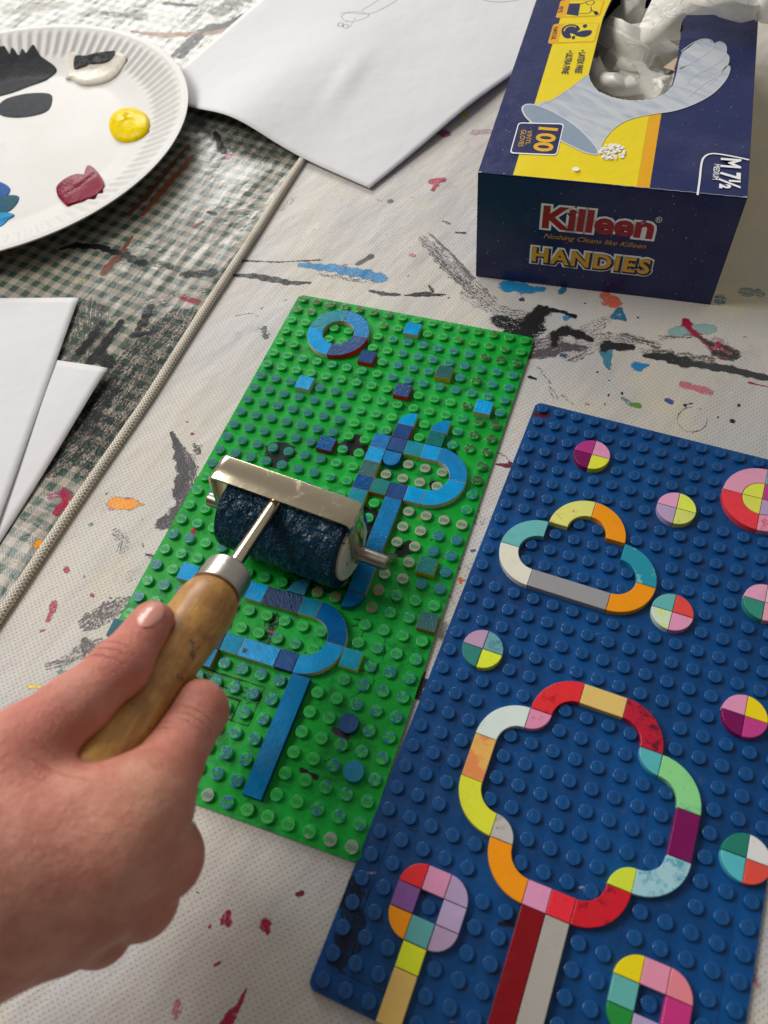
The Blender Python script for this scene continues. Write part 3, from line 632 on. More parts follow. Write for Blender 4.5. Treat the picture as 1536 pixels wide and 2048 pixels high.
def tile(plate, name, kind, u, v, mat, label, group, w=1, h=1, q=None, dz=0.0, cat='toy tile', rz=0.0):
    if kind == 'rect':
        cu, cv = u + w / 2, v + h / 2
        for a in range(w):
            for b in range(h): covered[plate].add((u + a, v + b))
        me = tile_me('rect', w, h)
    elif kind in ('round', 'half'):
        cu, cv = u + .5, v + .5; covered[plate].add((u, v)); me = tile_me(kind)
    else:
        cu, cv = u, v; sx, sy = Q4[q]; me = tile_me(kind, sx, sy)
        n = 1 if kind == 'quarter' else 2
        for a in range(n):
            for b in range(n):
                if n == 2 and a == 0 and b == 0: continue
                covered[plate].add((u + (a if sx > 0 else -a - 1), v + (-b - 1 if sy > 0 else b)))
    x, y, r = to_world(plate, cu, cv)
    jx, jy = rng.uniform(-.03, .03, 2)
    o = link(name, me, None, mat); o.location = ((x + jx) * MM, (y + jy) * MM, dz * MM); o.rotation_euler = (0, 0, r + rz + float(rng.uniform(-.004, .004)))
    tag(o, label, cat, group); return o

def painted(name, side, paintc, cov=.97, under=None, rough=.3, ang=.3, seed=0, edge=None):
    """tile whose top carries a rolled film of block-printing paint over the moulded colour"""
    nt = NT(name); pos = nt.vm('ADD', nt.pos(), (seed * 31.0, seed * 17.0, 0)); nrm = nt.sep(nt.n('ShaderNodeNewGeometry', 'Normal'), 2)
    up = nt.step(nrm, .5, .85)
    rot = nt.n('ShaderNodeVectorRotate', i_Vector=pos, i_Angle=ang + 1.2)
    st = nt.noise(nt.vm('MULTIPLY', rot, (.25, 1.9, 1)), 1.0, 4, .6); big = nt.noise(pos, .13, 4, .6, .6)
    pc = nt.mix(nt.step(big, .32, .68), paintc, tuple(min(1, x * 1.25) for x in paintc[:3]) + (1,))
    pc = nt.mix(nt.ma('MULTIPLY', nt.step(st, .55, .75), .35), pc, tuple(x * .5 for x in paintc[:3]) + (1,))
    n2 = nt.noise(nt.vm('ADD', pos, (50, 0, 0)), .28, 5, .65); t = .5 + (cov - .5) * .50
    mk = nt.ma('MULTIPLY', nt.ma('SUBTRACT', 1.0, nt.step(n2, t, t + .10)), up)
    sd = nt.mix(nt.ma('MULTIPLY', nt.step(nt.noise(pos, .7, 3), .55, .7), .35), side, tuple(x * .5 for x in side[:3]) + (1,))
    c = nt.mix(mk, nt.mix(up, sd, under or side), pc)
    h = nt.ma('ADD', nt.ma('MULTIPLY', st, .5), nt.ma('MULTIPLY', nt.noise(pos, .5, 3, .6), .25))
    nt.p(Base_Color=c, Roughness=nt.remap(mk, 0, 1, .35, rough - .12), Normal=nt.bump(nt.ma('MULTIPLY', h, up), .42), Specular_IOR_Level=.16)
    return nt.m
cb = S(0, 116, 176); cl = S(0, 142, 204); cn = S(0, 50, 98); ct = S(20, 126, 146); ctg = S(34, 110, 108); cgr = S(44, 90, 92); cdb = S(0, 76, 132); crb = S(30, 66, 118)
WH = S(205, 196, 176); RDc = S(205, 50, 36); YC = S(222, 178, 20); OG = S(180, 110, 16); LGc = S(200, 205, 90); DGc = S(30, 110, 60)
_pm = [0]
def PM(side, pc, cov=.97, under=None, rough=.3, ang=None):
    _pm[0] += 1
    return painted('inked_tile_%s' % 'abcdefghijklmnopqrstuvwxyz'[_pm[0] % 26], side, pc, cov, under, rough, ang if ang is not None else rng.uniform(0, 3), _pm[0])
GG = 'inked tiles on the green baseplate'
def T(*a, **k): return tile('g', *a, **k)
# ring
T('curved_tile', 'mac', 4, 3, PM(S(190, 190, 150), ct, .93, S(120, 160, 150)), 'teal-smeared curved tile, upper left quarter of the blue ring', GG, q='TL')
T('curved_tile', 'mac', 4, 3, PM(WH, cb), 'plain blue curved tile, upper right quarter of the ring', GG, q='TR')
T('curved_tile', 'mac', 4, 3, PM(WH, cl), 'bright sky blue curved tile, lower left quarter of the ring', GG, q='BL')
T('curved_tile', 'mac', 4, 3, PM(RDc, crb, .9, RDc), 'red-sided curved tile inked dull blue, lower right quarter of the ring', GG, q='BR')
SQ = [(8, 1, PM(WH, cl), 'white-sided square tile inked bright blue, two studs from the plate top edge'),
      (6, 4, PM(RDc, crb, .93, RDc), 'red-sided square tile touching the lower right of the blue ring'),
      (3, 7, PM(WH, cl), 'white-sided bright blue square tile, alone below the blue ring'),
      (11, 4, PM(YC, cgr, .9, S(190, 170, 40)), 'yellow-sided square tile inked grey-green, near the top right of green plate'),
      (9, 6, PM(RDc, crb, .86, RDc), 'red-sided square tile with a red streak, alone above the feather-like tip tiles'),
      (14, 6, PM(WH, cl), 'white-sided bright blue square tile near the right edge of green plate'),
      (6, 11, PM(S(150, 40, 40), cdb, .93, S(120, 50, 90)), 'dark red-sided blue square tile above the roller, beside a round black stain'),
      (10, 9, PM(RDc, crb, .9, RDc), 'red-edged dull blue square tile under the left pointed tip'),
      (12, 9, PM(DGc, S(22, 98, 96), .95), 'dark green square tile under the right pointed tip'),
      (9, 10, PM(WH, S(0, 100, 164)), 'mid blue square tile at the upper left corner of the upper loop'),
      (10, 10, PM(S(70, 30, 60), S(14, 64, 116), .9, S(120, 40, 80)), 'dark blue square tile with a crimson edge, above the rounded-end tile'),
      (11, 10, PM(LGc, ct, .93, LGc), 'teal square tile with a lime side on top of the upper loop'),
      (12, 10, PM(WH, cl), 'bright blue white-sided square tile leading into the upper loop curve'),
      (9, 11, PM(WH, cl), 'bright sky blue square tile left of the rounded-end tile'),
      (9, 12, PM(YC, cgr, .84, S(190, 190, 50)), 'grey-green square tile showing yellow scratches on the loop left side'),
      (9, 13, PM(WH, S(0, 70, 130)), 'deep navy blue square tile on the left side of the upper loop'),
      (10, 13, PM(OG, ctg, .92, S(150, 140, 40)), 'orange-sided grey-green square tile at the bottom of the upper loop'),
      (11, 13, PM(S(150, 60, 60), crb, .88, S(200, 60, 70)), 'dull blue square tile with red streak where the long stem begins'),
      (12, 13, PM(WH, cl), 'bright blue square tile with white side, last before the lower loop curve'),
      (9, 14, PM(YC, ct, .88, S(150, 190, 120)), 'teal square tile with yellow side at the corner of the roller frame'),
      (14, 17, PM(YC, ctg, .88, S(200, 190, 30)), 'yellow-sided teal square tile with a yellow scraped corner, right of the roller axle'),
      (15, 20, PM(OG, cgr, .88, S(180, 150, 30)), 'orange-edged grey square tile on the right rim of the green plate'),
      (12, 23, PM(LGc, S(20, 145, 180), .9, S(190, 205, 190)), 'lime-sided sky blue square tile with pale corner, beside the lower loop'),
      (6, 21, PM(WH, cl), 'bright blue square tile with white side just right of the metal ferrule'),
      (9, 21, PM(LGc, S(20, 110, 140), .96), 'teal square tile with lime side at start of the lower loop curve'),
      (9, 24, PM(S(60, 30, 70), S(8, 70, 128), .94, S(140, 50, 110)), 'dark blue square tile with purple smear ending the lower loop bar'),
      (6, 24, PM(LGc, S(14, 125, 160), .96), 'teal-blue square tile right of the navy one under the handle'),
      (5, 24, PM(S(60, 70, 80), S(40, 60, 84), .93), 'grubby navy square tile half hidden by the wooden handle'),
      (2, 21, PM(WH, cl), 'bright blue square tile left of the metal ferrule'),
      (0, 25, PM(S(90, 150, 60), S(20, 92, 104), .96), 'dark teal square tile at the left rim, beside the thumb tip')]
for i, j, mt_, lb in SQ: T('square_tile', 'rect', i, j, mt_, lb, GG, rz=(.05 if (i, j) == (0, 25) else 0))
T('quarter_tile', 'quarter', 11, 9, PM(WH, cl), 'blue pointed quarter tile, left tip at top of the upper loop', GG, q='TL')
T('quarter_tile', 'quarter', 13, 9, PM(WH, cb), 'blue pointed quarter tile, right tip at top of the upper loop', GG, q='TL')
T('rounded_end_tile', 'half', 10, 11, PM(S(20, 90, 140), S(0, 108, 166)), 'blue tile with one rounded end hanging inside the upper loop', GG)
T('curved_tile', 'mac', 13, 12, PM(WH, cb), 'mid blue curved tile, upper half of the upper loop bend', GG, q='TR')
T('curved_tile', 'mac', 13, 12, PM(WH, cl), 'bright blue white-sided curved tile, lower half of the upper loop bend', GG, q='BR')
T('curved_tile', 'mac', 10, 23, PM(WH, S(0, 86, 146)), 'deep blue curved tile, upper half of the lower loop bend', GG, q='TR')
T('curved_tile', 'mac', 10, 23, PM(WH, cl), 'sky blue white-sided curved tile, lower half of the lower loop bend', GG, q='BR')
T('long_tile', 'rect', 11, 14, PM(S(150, 140, 120), S(0, 106, 160)), 'long blue stem tile running past the right end of the roller', GG, h=6)
T('long_tile', 'rect', 10, 25, PM(S(40, 60, 90), S(0, 104, 158)), 'long blue stem tile below the lower loop, uncovered to its end', GG, h=6)
T('quarter_tile', 'quarter', 11, 20, PM(S(14, 90, 140), S(10, 96, 156)), 'blue quarter tile closing the stem beside the roller', GG, q='BR')
T('quarter_tile', 'quarter', 9, 21, PM(S(14, 80, 110), S(24, 106, 130)), 'dull teal quarter tile standing on the navy two-stud tile', GG, q='TL')
T('two_stud_tile', 'rect', 7, 21, PM(S(150, 150, 140), S(0, 46, 92), .97, rough=.18), 'wet navy two-stud tile on top of the lower loop', GG, w=2)
o2 = T('two_stud_tile', 'rect', 7, 24, PM(WH, cl), 'sky blue two-stud tile with a small black square mark', GG, w=2)
mk_ = NT('black_mark'); mk_.p(Base_Color=S(34, 34, 44), Roughness=.5)
link('black_mark', mesh('black_mark', [(-6.6, -2.3, ZT + .02), (-4.7, -2.3, ZT + .02), (-4.7, -.3, ZT + .02), (-6.6, -.3, ZT + .02)], [(0, 1, 2, 3)]), o2, mk_.m)
T('square_tile', 'rect', 5, 25, PM(OG, S(14, 118, 165)), 'blue orange-sided square tile between the handle and the index finger', GG, rz=.0)
T('round_tile', 'round', 13, 26, PM(S(30, 40, 80), S(30, 74, 124), .86, S(60, 130, 130)), 'dark navy round tile, the upper of two on the green plate', GG)
T('round_tile', 'round', 14, 28, PM(S(30, 120, 110), S(24, 118, 150), .97), 'translucent sky blue round tile, the lower of two on the green plate', GG)

# blue plate colours
_pl = [0]
def PL(col, rough=.28, mott=None, cov=0.0, ms=.22):
    _pl[0] += 1
    return plastic('tile_plastic_%s' % 'abcdefghijklmnopqrstuvwxyz'[_pl[0] % 26], col, rough, mott, cov, ms, seed=_pl[0])
cPINK = S(224, 148, 186); cMAG = S(120, 6, 84); cHOT = S(186, 50, 130); cLIME = S(222, 228, 60); cLAV = S(182, 158, 196); cTEAL = S(96, 176, 176)
cWHT = S(224, 222, 208); cORG = S(240, 150, 8); cGRY = S(150, 150, 152); cCOR = S(224, 62, 66); cSEA = S(50, 138, 120); cTAN = S(224, 186, 104)
cRED = S(226, 46, 52); cDRED = S(130, 6, 18); cAQ = S(84, 180, 188); cYEL = S(238, 212, 20); cPUR = S(130, 84, 152); cSAL = S(228, 132, 146); cGRN = S(30, 128, 52)
BG = 'coloured tiles on the blue baseplate'
def Bt(*a, **k): return tile('b', *a, **k)
discs = [((4, 3), 'disc above the cloud', [('TL', S(176, 50, 130), None, 'magenta'), ('TR', cPINK, None, 'pale pink'), ('BL', cMAG, None, 'plum'), ('BR', cLIME, (S(110, 150, 110), .25), 'lime smudged')]),
         ((9, 5), 'disc right of the cloud top', [('TL', S(226, 160, 196), None, 'pink'), ('TR', S(222, 234, 84), None, 'clean lime'), ('BL', cLAV, None, 'lavender'), ('BR', S(212, 220, 110), (S(150, 170, 110), .3), 'mottled lime')]),
         ((10, 11), 'disc touching the cloud lower right', [('TL', cTEAL, None, 'teal'), ('TR', S(226, 74, 66), None, 'coral'), ('BL', S(206, 224, 205), (S(210, 224, 80), .5), 'milky green'), ('BR', cPINK, (S(200, 130, 150), .3), 'pink')]),
         ((2, 16), 'disc near the left rim of blue plate', [('TL', S(186, 150, 178), None, 'dusky lavender'), ('TR', S(104, 160, 170), (S(70, 130, 140), .45), 'grey-teal'), ('BL', S(46, 128, 120), None, 'sea green'), ('BR', S(220, 232, 60), (S(180, 200, 30), .4), 'bright lime')]),
         ((14, 9), 'disc at right edge below the big one', [('TL', S(226, 160, 190), None, 'pink'), ('TR', S(224, 190, 200), None, 'pale rose'), ('BL', cSEA, None, 'green'), ('BR', S(224, 160, 176), (S(190, 60, 90), .4), 'pink crimson-stained')]),
         ((14, 15), 'disc right of the treetop', [('TL', cPINK, None, 'light pink'), ('TR', cYEL, (S(190, 160, 60), .2), 'yellow'), ('BL', cMAG, None, 'dark plum'), ('BR', S(192, 60, 136), None, 'hot pink')]),
         ((15, 21), 'disc right of the plum tile', [('TL', S(36, 124, 106), None, 'dark green'), ('TR', S(222, 222, 222), (S(130, 132, 140), .38), 'marbled white'), ('BL', S(84, 184, 194), None, 'aqua'), ('BR', S(224, 78, 66), None, 'coral red')])]
QN = {'TL': 'upper left', 'TR': 'upper right', 'BL': 'lower left', 'BR': 'lower right'}
for (cu, cv), where, qs in discs:
    for q, colr, mo, cn_ in qs:
        Bt('quarter_tile', 'quarter', cu, cv, PL(colr, .28, mo[0] if mo else None, mo[1] if mo else 0), '%s quarter tile, %s of %s' % (cn_, QN[q], where), BG, q=q)
for q, colr, mo, cn_ in [('TL', S(226, 156, 186), None, 'pink'), ('TR', cTEAL, (S(50, 130, 150), .4), 'teal'), ('BL', S(232, 60, 72), (S(200, 40, 50), .3), 'coral red'), ('BR', S(226, 150, 172), (S(196, 40, 80), .5), 'crimson-stained pink')]:
    Bt('curved_tile', 'mac', 13, 3, PL(colr, .28, mo[0] if mo else None, mo[1] if mo else 0), '%s curved tile, %s of the big disc outer ring' % (cn_, QN[q]), BG, q=q)
for q, colr, cn_ in [('TL', S(224, 230, 76), 'lime'), ('TR', S(190, 60, 140), 'magenta'), ('BL', S(220, 222, 90), 'yellow-lime'), ('BR', cLAV, 'lavender')]:
    Bt('quarter_tile', 'quarter', 13, 3, PL(colr), '%s quarter tile, %s of the big disc centre' % (cn_, QN[q]), BG, q=q)
# cloud
Bt('curved_tile', 'mac', 3, 10, PL(S(104, 182, 182)), 'pale teal curved tile, upper left shoulder of the cloud', BG, q='TL')
Bt('curved_tile', 'mac', 3, 10, PL(S(226, 222, 206), .28, S(150, 140, 130), .10), 'cream white curved tile, lower left corner of the cloud', BG, q='BL')
Bt('curved_tile', 'mac', 5, 8, PL(S(224, 222, 120), .3, S(190, 40, 80), .32, .14), 'pale yellow curved tile streaked crimson, cloud top left', BG, q='TL')
Bt('curved_tile', 'mac', 5, 8, PL(cORG), 'clean orange curved tile, cloud top right', BG, q='TR')
Bt('curved_tile', 'mac', 7, 10, PL(S(30, 142, 164), .28, S(130, 190, 200), .3), 'streaky turquoise curved tile, right shoulder of the cloud', BG, q='TR')
Bt('curved_tile', 'mac', 7, 10, PL(cORG), 'orange curved tile, lower right corner of the cloud', BG, q='BR')
Bt('long_tile', 'rect', 3, 11, PL(cGRY, .3), 'grey four-stud tile forming the flat cloud base', BG, w=4)
# tree crown
Bt('curved_tile', 'mac', 5, 20, PL(S(214, 228, 222)), 'white curved tile, upper left of the tree crown', BG, q='TL')
Bt('quarter_tile', 'quarter', 5, 18, PL(S(222, 140, 176), .28, S(150, 110, 130), .3), 'small pink quarter tile between the white and red crown bends', BG, q='BR')
Bt('curved_tile', 'mac', 7, 18, PL(cRED, .26, S(190, 20, 36), .35), 'bright red curved tile, top left bend of the tree crown', BG, q='TL')
Bt('two_stud_tile', 'rect', 7, 16, PL(S(226, 192, 110)), 'tan two-stud tile at the very top of the tree crown', BG, w=2)
Bt('curved_tile', 'mac', 9, 18, PL(S(186, 26, 52), .24, S(70, 14, 40), .5), 'maroon mottled curved tile, top right bend of the crown', BG, q='TR')
Bt('quarter_tile', 'quarter', 11, 18, PL(cAQ), 'small aqua quarter tile between the maroon and mint crown bends', BG, q='BL')
Bt('curved_tile', 'mac', 11, 20, PL(S(140, 214, 142), .28, S(90, 180, 150), .4), 'mint green curved tile, right bend of the tree crown', BG, q='TR')
Bt('two_stud_tile', 'rect', 12, 20, PL(cMAG), 'plum two-stud tile on the right side of the tree crown', BG, h=2)
Bt('curved_tile', 'mac', 11, 22, PL(S(160, 204, 214), .28, S(70, 150, 176), .45, .12), 'pale blue marbled curved tile, lower right bend of crown', BG, q='BR')
Bt('quarter_tile', 'quarter', 11, 24, PL(S(210, 226, 60)), 'small lime quarter tile at the lower right notch of crown', BG, q='TL')
Bt('curved_tile', 'mac', 9, 24, PL(S(206, 28, 44), .24, S(120, 10, 36), .45), 'deep red streaked curved tile, bottom right bend of crown', BG, q='BR')
Bt('square_tile', 'rect', 8, 25, PL(S(232, 44, 58), .26, S(170, 10, 40), .3), 'red square tile above the grey half of trunk', BG)
Bt('square_tile', 'rect', 7, 25, PL(cPINK), 'pink square tile above the red half of trunk', BG)
Bt('curved_tile', 'mac', 7, 24, PL(S(246, 152, 8)), 'orange curved tile, bottom left bend of the tree crown', BG, q='BL')
Bt('quarter_tile', 'quarter', 5, 24, PL(S(190, 184, 180), .28, S(140, 130, 130), .4), 'small grey quarter tile at the lower left notch of crown', BG, q='TR')
Bt('curved_tile', 'mac', 5, 22, PL(S(224, 228, 56), .28, S(206, 90, 50), .14), 'lime curved tile with a red blotch, left bend of crown', BG, q='BL')
Bt('two_stud_tile', 'rect', 3, 20, PL(S(228, 178, 92), .3, S(226, 130, 80), .55, .1), 'tan two-stud tile smudged orange, left side of the crown', BG, h=2)
Bt('long_tile', 'rect', 7, 26, PL(cDRED, .22, S(60, 4, 14), .14), 'dark red long tile, left half of the tree trunk', BG, h=6)
Bt('long_tile', 'rect', 8, 26, PL(S(172, 166, 158), .34), 'grey long tile, right half of the tree trunk', BG, h=6)
# left flower
F1 = 'small flower left of the trunk'
Bt('quarter_tile', 'quarter', 3, 27, PL(cRED), 'red quarter tile, upper left corner of the left flower', BG, q='TL')
Bt('square_tile', 'rect', 3, 26, PL(cPINK), 'pink square tile, top middle of the left flower', BG)
Bt('quarter_tile', 'quarter', 4, 27, PL(cLAV), 'lavender quarter tile, upper right corner of the left flower', BG, q='TR')
Bt('square_tile', 'rect', 2, 27, PL(cPUR), 'purple square tile, left side of the left flower', BG)
Bt('square_tile', 'rect', 4, 27, PL(S(190, 166, 204)), 'lavender square tile, right side of the left flower', BG)
Bt('quarter_tile', 'quarter', 3, 28, PL(S(244, 150, 10)), 'orange quarter tile, lower left corner of the left flower', BG, q='BL')
Bt('square_tile', 'rect', 3, 28, PL(S(94, 168, 168), .3, S(70, 110, 120), .18), 'teal square tile, bottom middle of the left flower', BG)
Bt('quarter_tile', 'quarter', 4, 28, PL(S(182, 156, 188)), 'dusty lavender quarter tile, lower right corner of the left flower', BG, q='BR')
Bt('square_tile', 'rect', 3, 29, PL(S(224, 234, 40)), 'lime square tile on top of the left flower stem', BG)
Bt('two_stud_tile', 'rect', 3, 30, PL(S(224, 186, 104)), 'tan two-stud tile, stem of the left flower', BG, h=2)
# right flower
Bt('quarter_tile', 'quarter', 12, 27, PL(S(236, 214, 16), .28, S(190, 180, 60), .2), 'yellow quarter tile, upper left corner of the right flower', BG, q='TL')
Bt('square_tile', 'rect', 12, 26, PL(S(226, 144, 172)), 'pink square tile, top middle of the right flower', BG)
Bt('quarter_tile', 'quarter', 13, 27, PL(cSAL, .28, S(190, 130, 130), .2), 'salmon pink quarter tile, upper right corner of the right flower', BG, q='TR')
Bt('square_tile', 'rect', 11, 27, PL(S(96, 174, 170)), 'teal square tile, left side of the right flower', BG)
Bt('square_tile', 'rect', 13, 27, PL(S(200, 50, 126)), 'hot pink square tile, right side of the right flower', BG)
Bt('quarter_tile', 'quarter', 12, 28, PL(S(34, 140, 56)), 'green quarter tile, lower left corner of the right flower', BG, q='BL')
Bt('square_tile', 'rect', 12, 28, PL(cLAV), 'lavender square tile, bottom middle of the right flower', BG)
Bt('quarter_tile', 'quarter', 13, 28, PL(cORG), 'orange quarter tile, lower right corner of the right flower', BG, q='BR')

# plate wear (plate coordinates in mm)
def gp(u, v): return (u * 8, -v * 8)
K = S(14, 26, 22); DK = S(10, 60, 34)
gs = [([gp(8.0, 10.9), gp(8.02, 10.9)], 7.2, S(26, 24, 24), .93), ([gp(3.95, 12.75), gp(3.97, 12.75)], 7.0, S(22, 34, 34), .90),
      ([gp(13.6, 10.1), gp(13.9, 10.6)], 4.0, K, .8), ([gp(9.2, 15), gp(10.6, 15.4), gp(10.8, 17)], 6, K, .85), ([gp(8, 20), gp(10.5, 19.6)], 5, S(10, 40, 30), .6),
      ([gp(13.2, 12.3), gp(13.5, 13)], 2.2, K, .8), ([gp(12.9, 16.9), gp(13.2, 16.6)], 3.6, K, .78), ([gp(7.9, 22.4), gp(7.9, 24)], 3.2, K, .62),
      ([gp(11.8, 21.3), gp(12.6, 21.2), gp(12.4, 23), gp(12.0, 23.2)], .45, K, .9), ([gp(13.0, 21.2), gp(13.6, 21.7), gp(13.9, 22.6), gp(13.8, 23.6)], .42, K, .85), ([gp(12.8, 23.8), gp(13.8, 23.7), gp(13.9, 24.3), gp(13.1, 25.2)], .4, DK, .9),
      ([gp(4.9, 26), gp(8.9, 26), gp(8.9, 28), gp(7, 28)], .5, K, .8), ([gp(7, 27), gp(8, 27), gp(8, 28), gp(7, 28), gp(7, 27)], .6, K, .9), ([gp(6, 26.4), gp(8.6, 26.6)], 3.2, S(12, 40, 26), .55),
      ([gp(13, 25.4), gp(14.2, 26.2), gp(14.2, 27.3), gp(13.4, 28), gp(12.6, 28.9), gp(12.1, 29.1)], .34, K, .68), ([gp(12.9, 26.9), gp(13.6, 27.1)], 1.3, S(60, 50, 60), .9), ([gp(12.1, 29.1), gp(12.9, 29.2)], 1.0, S(30, 30, 34), .85),
      ([gp(5.5, 29), gp(6.6, 28.8)], 1.0, K, .8), ([gp(7.8, 23.2), gp(8.8, 23.3)], .5, S(150, 90, 110), .8), ([gp(1.4, 18.9), gp(1.5, 19.3)], 1.1, CRIM, .9),
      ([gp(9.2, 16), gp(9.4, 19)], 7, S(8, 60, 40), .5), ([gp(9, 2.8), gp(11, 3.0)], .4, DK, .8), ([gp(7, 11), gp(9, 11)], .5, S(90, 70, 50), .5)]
for _ in range(60):
    u, v = rng.uniform(0, 16), rng.uniform(0, 32)
    gs.append(([gp(u, v), gp(u + rng.uniform(-.5, .5), v + rng.uniform(-.3, .3))], float(rng.uniform(.2, .5)), [K, DK, S(150, 130, 130), S(70, 60, 30)][int(rng.integers(4))], float(rng.uniform(.7, .9))))
bs = [([gp(.2, .9), gp(.9, .8)], 1.6, S(80, 20, 30), .8), ([gp(.5, 1.3), gp(.8, 1.6)], 1.0, S(60, 20, 30), .8), ([gp(.2, .9), gp(.4, .95)], .7, S(140, 130, 30), .8),
      ([gp(0.1, 28), gp(.9, 29.3), gp(.8, 30.5)], 4.6, S(4, 20, 40), .66), ([gp(2, 24.9), gp(1, 25), gp(1, 31), gp(3, 31)], .4, S(4, 34, 70), .85), ([gp(2.9, 26.9), gp(3.2, 27.0)], 1.8, S(20, 40, 40), .7),
      ([gp(6, 18), gp(5, 23), ], .3, S(6, 46, 92), .7), ([gp(2, 12), gp(2, 24)], .3, S(6, 46, 92), .75), ([gp(11, 8), gp(11, 26)], .25, S(6, 46, 92), .7), ([gp(1, 21), gp(2, 21), gp(2, 22), gp(1, 22), gp(1, 21)], .4, S(4, 40, 84), .8),
      ([gp(6.4, 27), gp(6.9, 26.8)], 1.0, S(4, 14, 30), .9), ([gp(9.9, 26.4), gp(10, 31)], .3, S(6, 46, 92), .7), ([gp(15, 15), gp(15, 31)], .3, S(6, 46, 92), .7)]
for _ in range(70):
    u, v = rng.uniform(0, 16), rng.uniform(0, 32)
    bs.append(([gp(u, v), gp(u + rng.uniform(-.4, .4), v + rng.uniform(-.3, .3))], float(rng.uniform(.15, .4)), [S(4, 26, 60), S(140, 140, 160), S(6, 46, 92)][int(rng.integers(3))], float(rng.uniform(.6, .9))))
PGR = 'stud baseplates lying side by side'
hidden = lambda i, j: 500 if (i < 5 and j > 25) else 0
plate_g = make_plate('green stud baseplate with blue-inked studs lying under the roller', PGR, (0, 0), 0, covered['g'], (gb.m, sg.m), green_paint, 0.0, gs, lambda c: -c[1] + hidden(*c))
plate_b = make_plate('blue stud baseplate carrying colourful cloud, tree and flower outlines', PGR, (BX, BY), TH, covered['b'], (bb.m, sb.m), lambda i, j: (0, 0, 0, 0), math.radians(90), bs, lambda c: -c[1] + (500 if (c[1] > 29 and c[0] > 3) or (c[1] > 27 and c[0] > 9) else 0))

# ------------------------------------------------------------------ papers
pp = NT('paper'); pos = pp.pos()
pp.p(Base_Color=pp.mix(pp.noise(pos, .01, 2), S(218, 217, 219), S(212, 211, 214)), Roughness=.75, Normal=pp.bump(pp.ma('ADD', pp.ma('MULTIPLY', pp.noise(pos, .03, 3), 2.0), pp.ma('MULTIPLY', pp.noise(pos, .9, 3), .05)), .6), Specular_IOR_Level=.25)
def paper(name, c00, c10, c01, c11, zf, nu=50, nv=70):
    A = [np.array(c, float) for c in (c00, c10, c01, c11)]; V = []; Q = []
    for i in range(nu + 1):
        for j in range(nv + 1):
            s, t = i / nu, j / nv; p = A[0] * (1 - s) * (1 - t) + A[1] * s * (1 - t) + A[2] * (1 - s) * t + A[3] * s * t
            p = p.copy(); p[2] += zf(s, t); V.append(p)
    for i in range(nu):
        for j in range(nv): a = i * (nv + 1) + j; Q.append((a, a + nv + 1, a + nv + 2, a + 1))
    me = big_mesh(name, V, Q); o = link(name, me, None, pp.m)
    md = o.modifiers.new('thick', 'SOLIDIFY'); md.thickness = .00012
    return o
p0 = np.array([6.7, 93.9, .8]); pl = np.array(inv(305, 190, 2.5)); r1 = np.array(inv(1030, 150, 2)) - p0; r1 /= np.linalg.norm(r1)
l1 = np.array(inv(515, 0, 5)) - pl; l1[2] = 0; l1 /= np.linalg.norm(l1)
p1 = p0 + r1 * 297; p1[2] = 1.5; pf = pl + l1 * 297; pf[2] = 3
G_ = lambda s, t, a, b, w, v: math.exp(-((s - a) / w) ** 2 - ((t - b) / v) ** 2)
drawing = paper('drawing_paper', p0, pl, p1, pf, lambda s, t: 8.5 * G_(s, t, .58, 0, .20, .42) + 3.0 * G_(s, t, 0, .32, .45, .16) + 1.5 * G_(s, t, .5, .38, .16, .10) + 1.2 * math.sin(5 * s + 3 * t) * t + 1.6 * max(0, 1 - abs(s - .42 - .35 * (t - .3)) / .05) * math.exp(-((t - .27) / .10) ** 2) + 1.0)
tag(drawing, 'large white sheet with faint pencil drawing lying between plate and glove box', 'paper', 'sheets of white paper')
pen = NT('pencil'); pen.p(Base_Color=S(110, 108, 106), Roughness=.7)
def paper_xy(px, py):                         # project a pencil point onto the sheet (about 3.5 mm up there)
    return inv(px, py, 3.4)
def pencil(name, pts, closed=False, w=.28):
    P_ = spline(pts, closed, 6); P_ = P_ + [P_[0]] if closed else P_
    return [tuple(paper_xy(*q)) for q in P_]
from mathutils.bvhtree import BVHTree
dg = bpy.context.evaluated_depsgraph_get()
bvh = BVHTree.FromObject(drawing, dg)
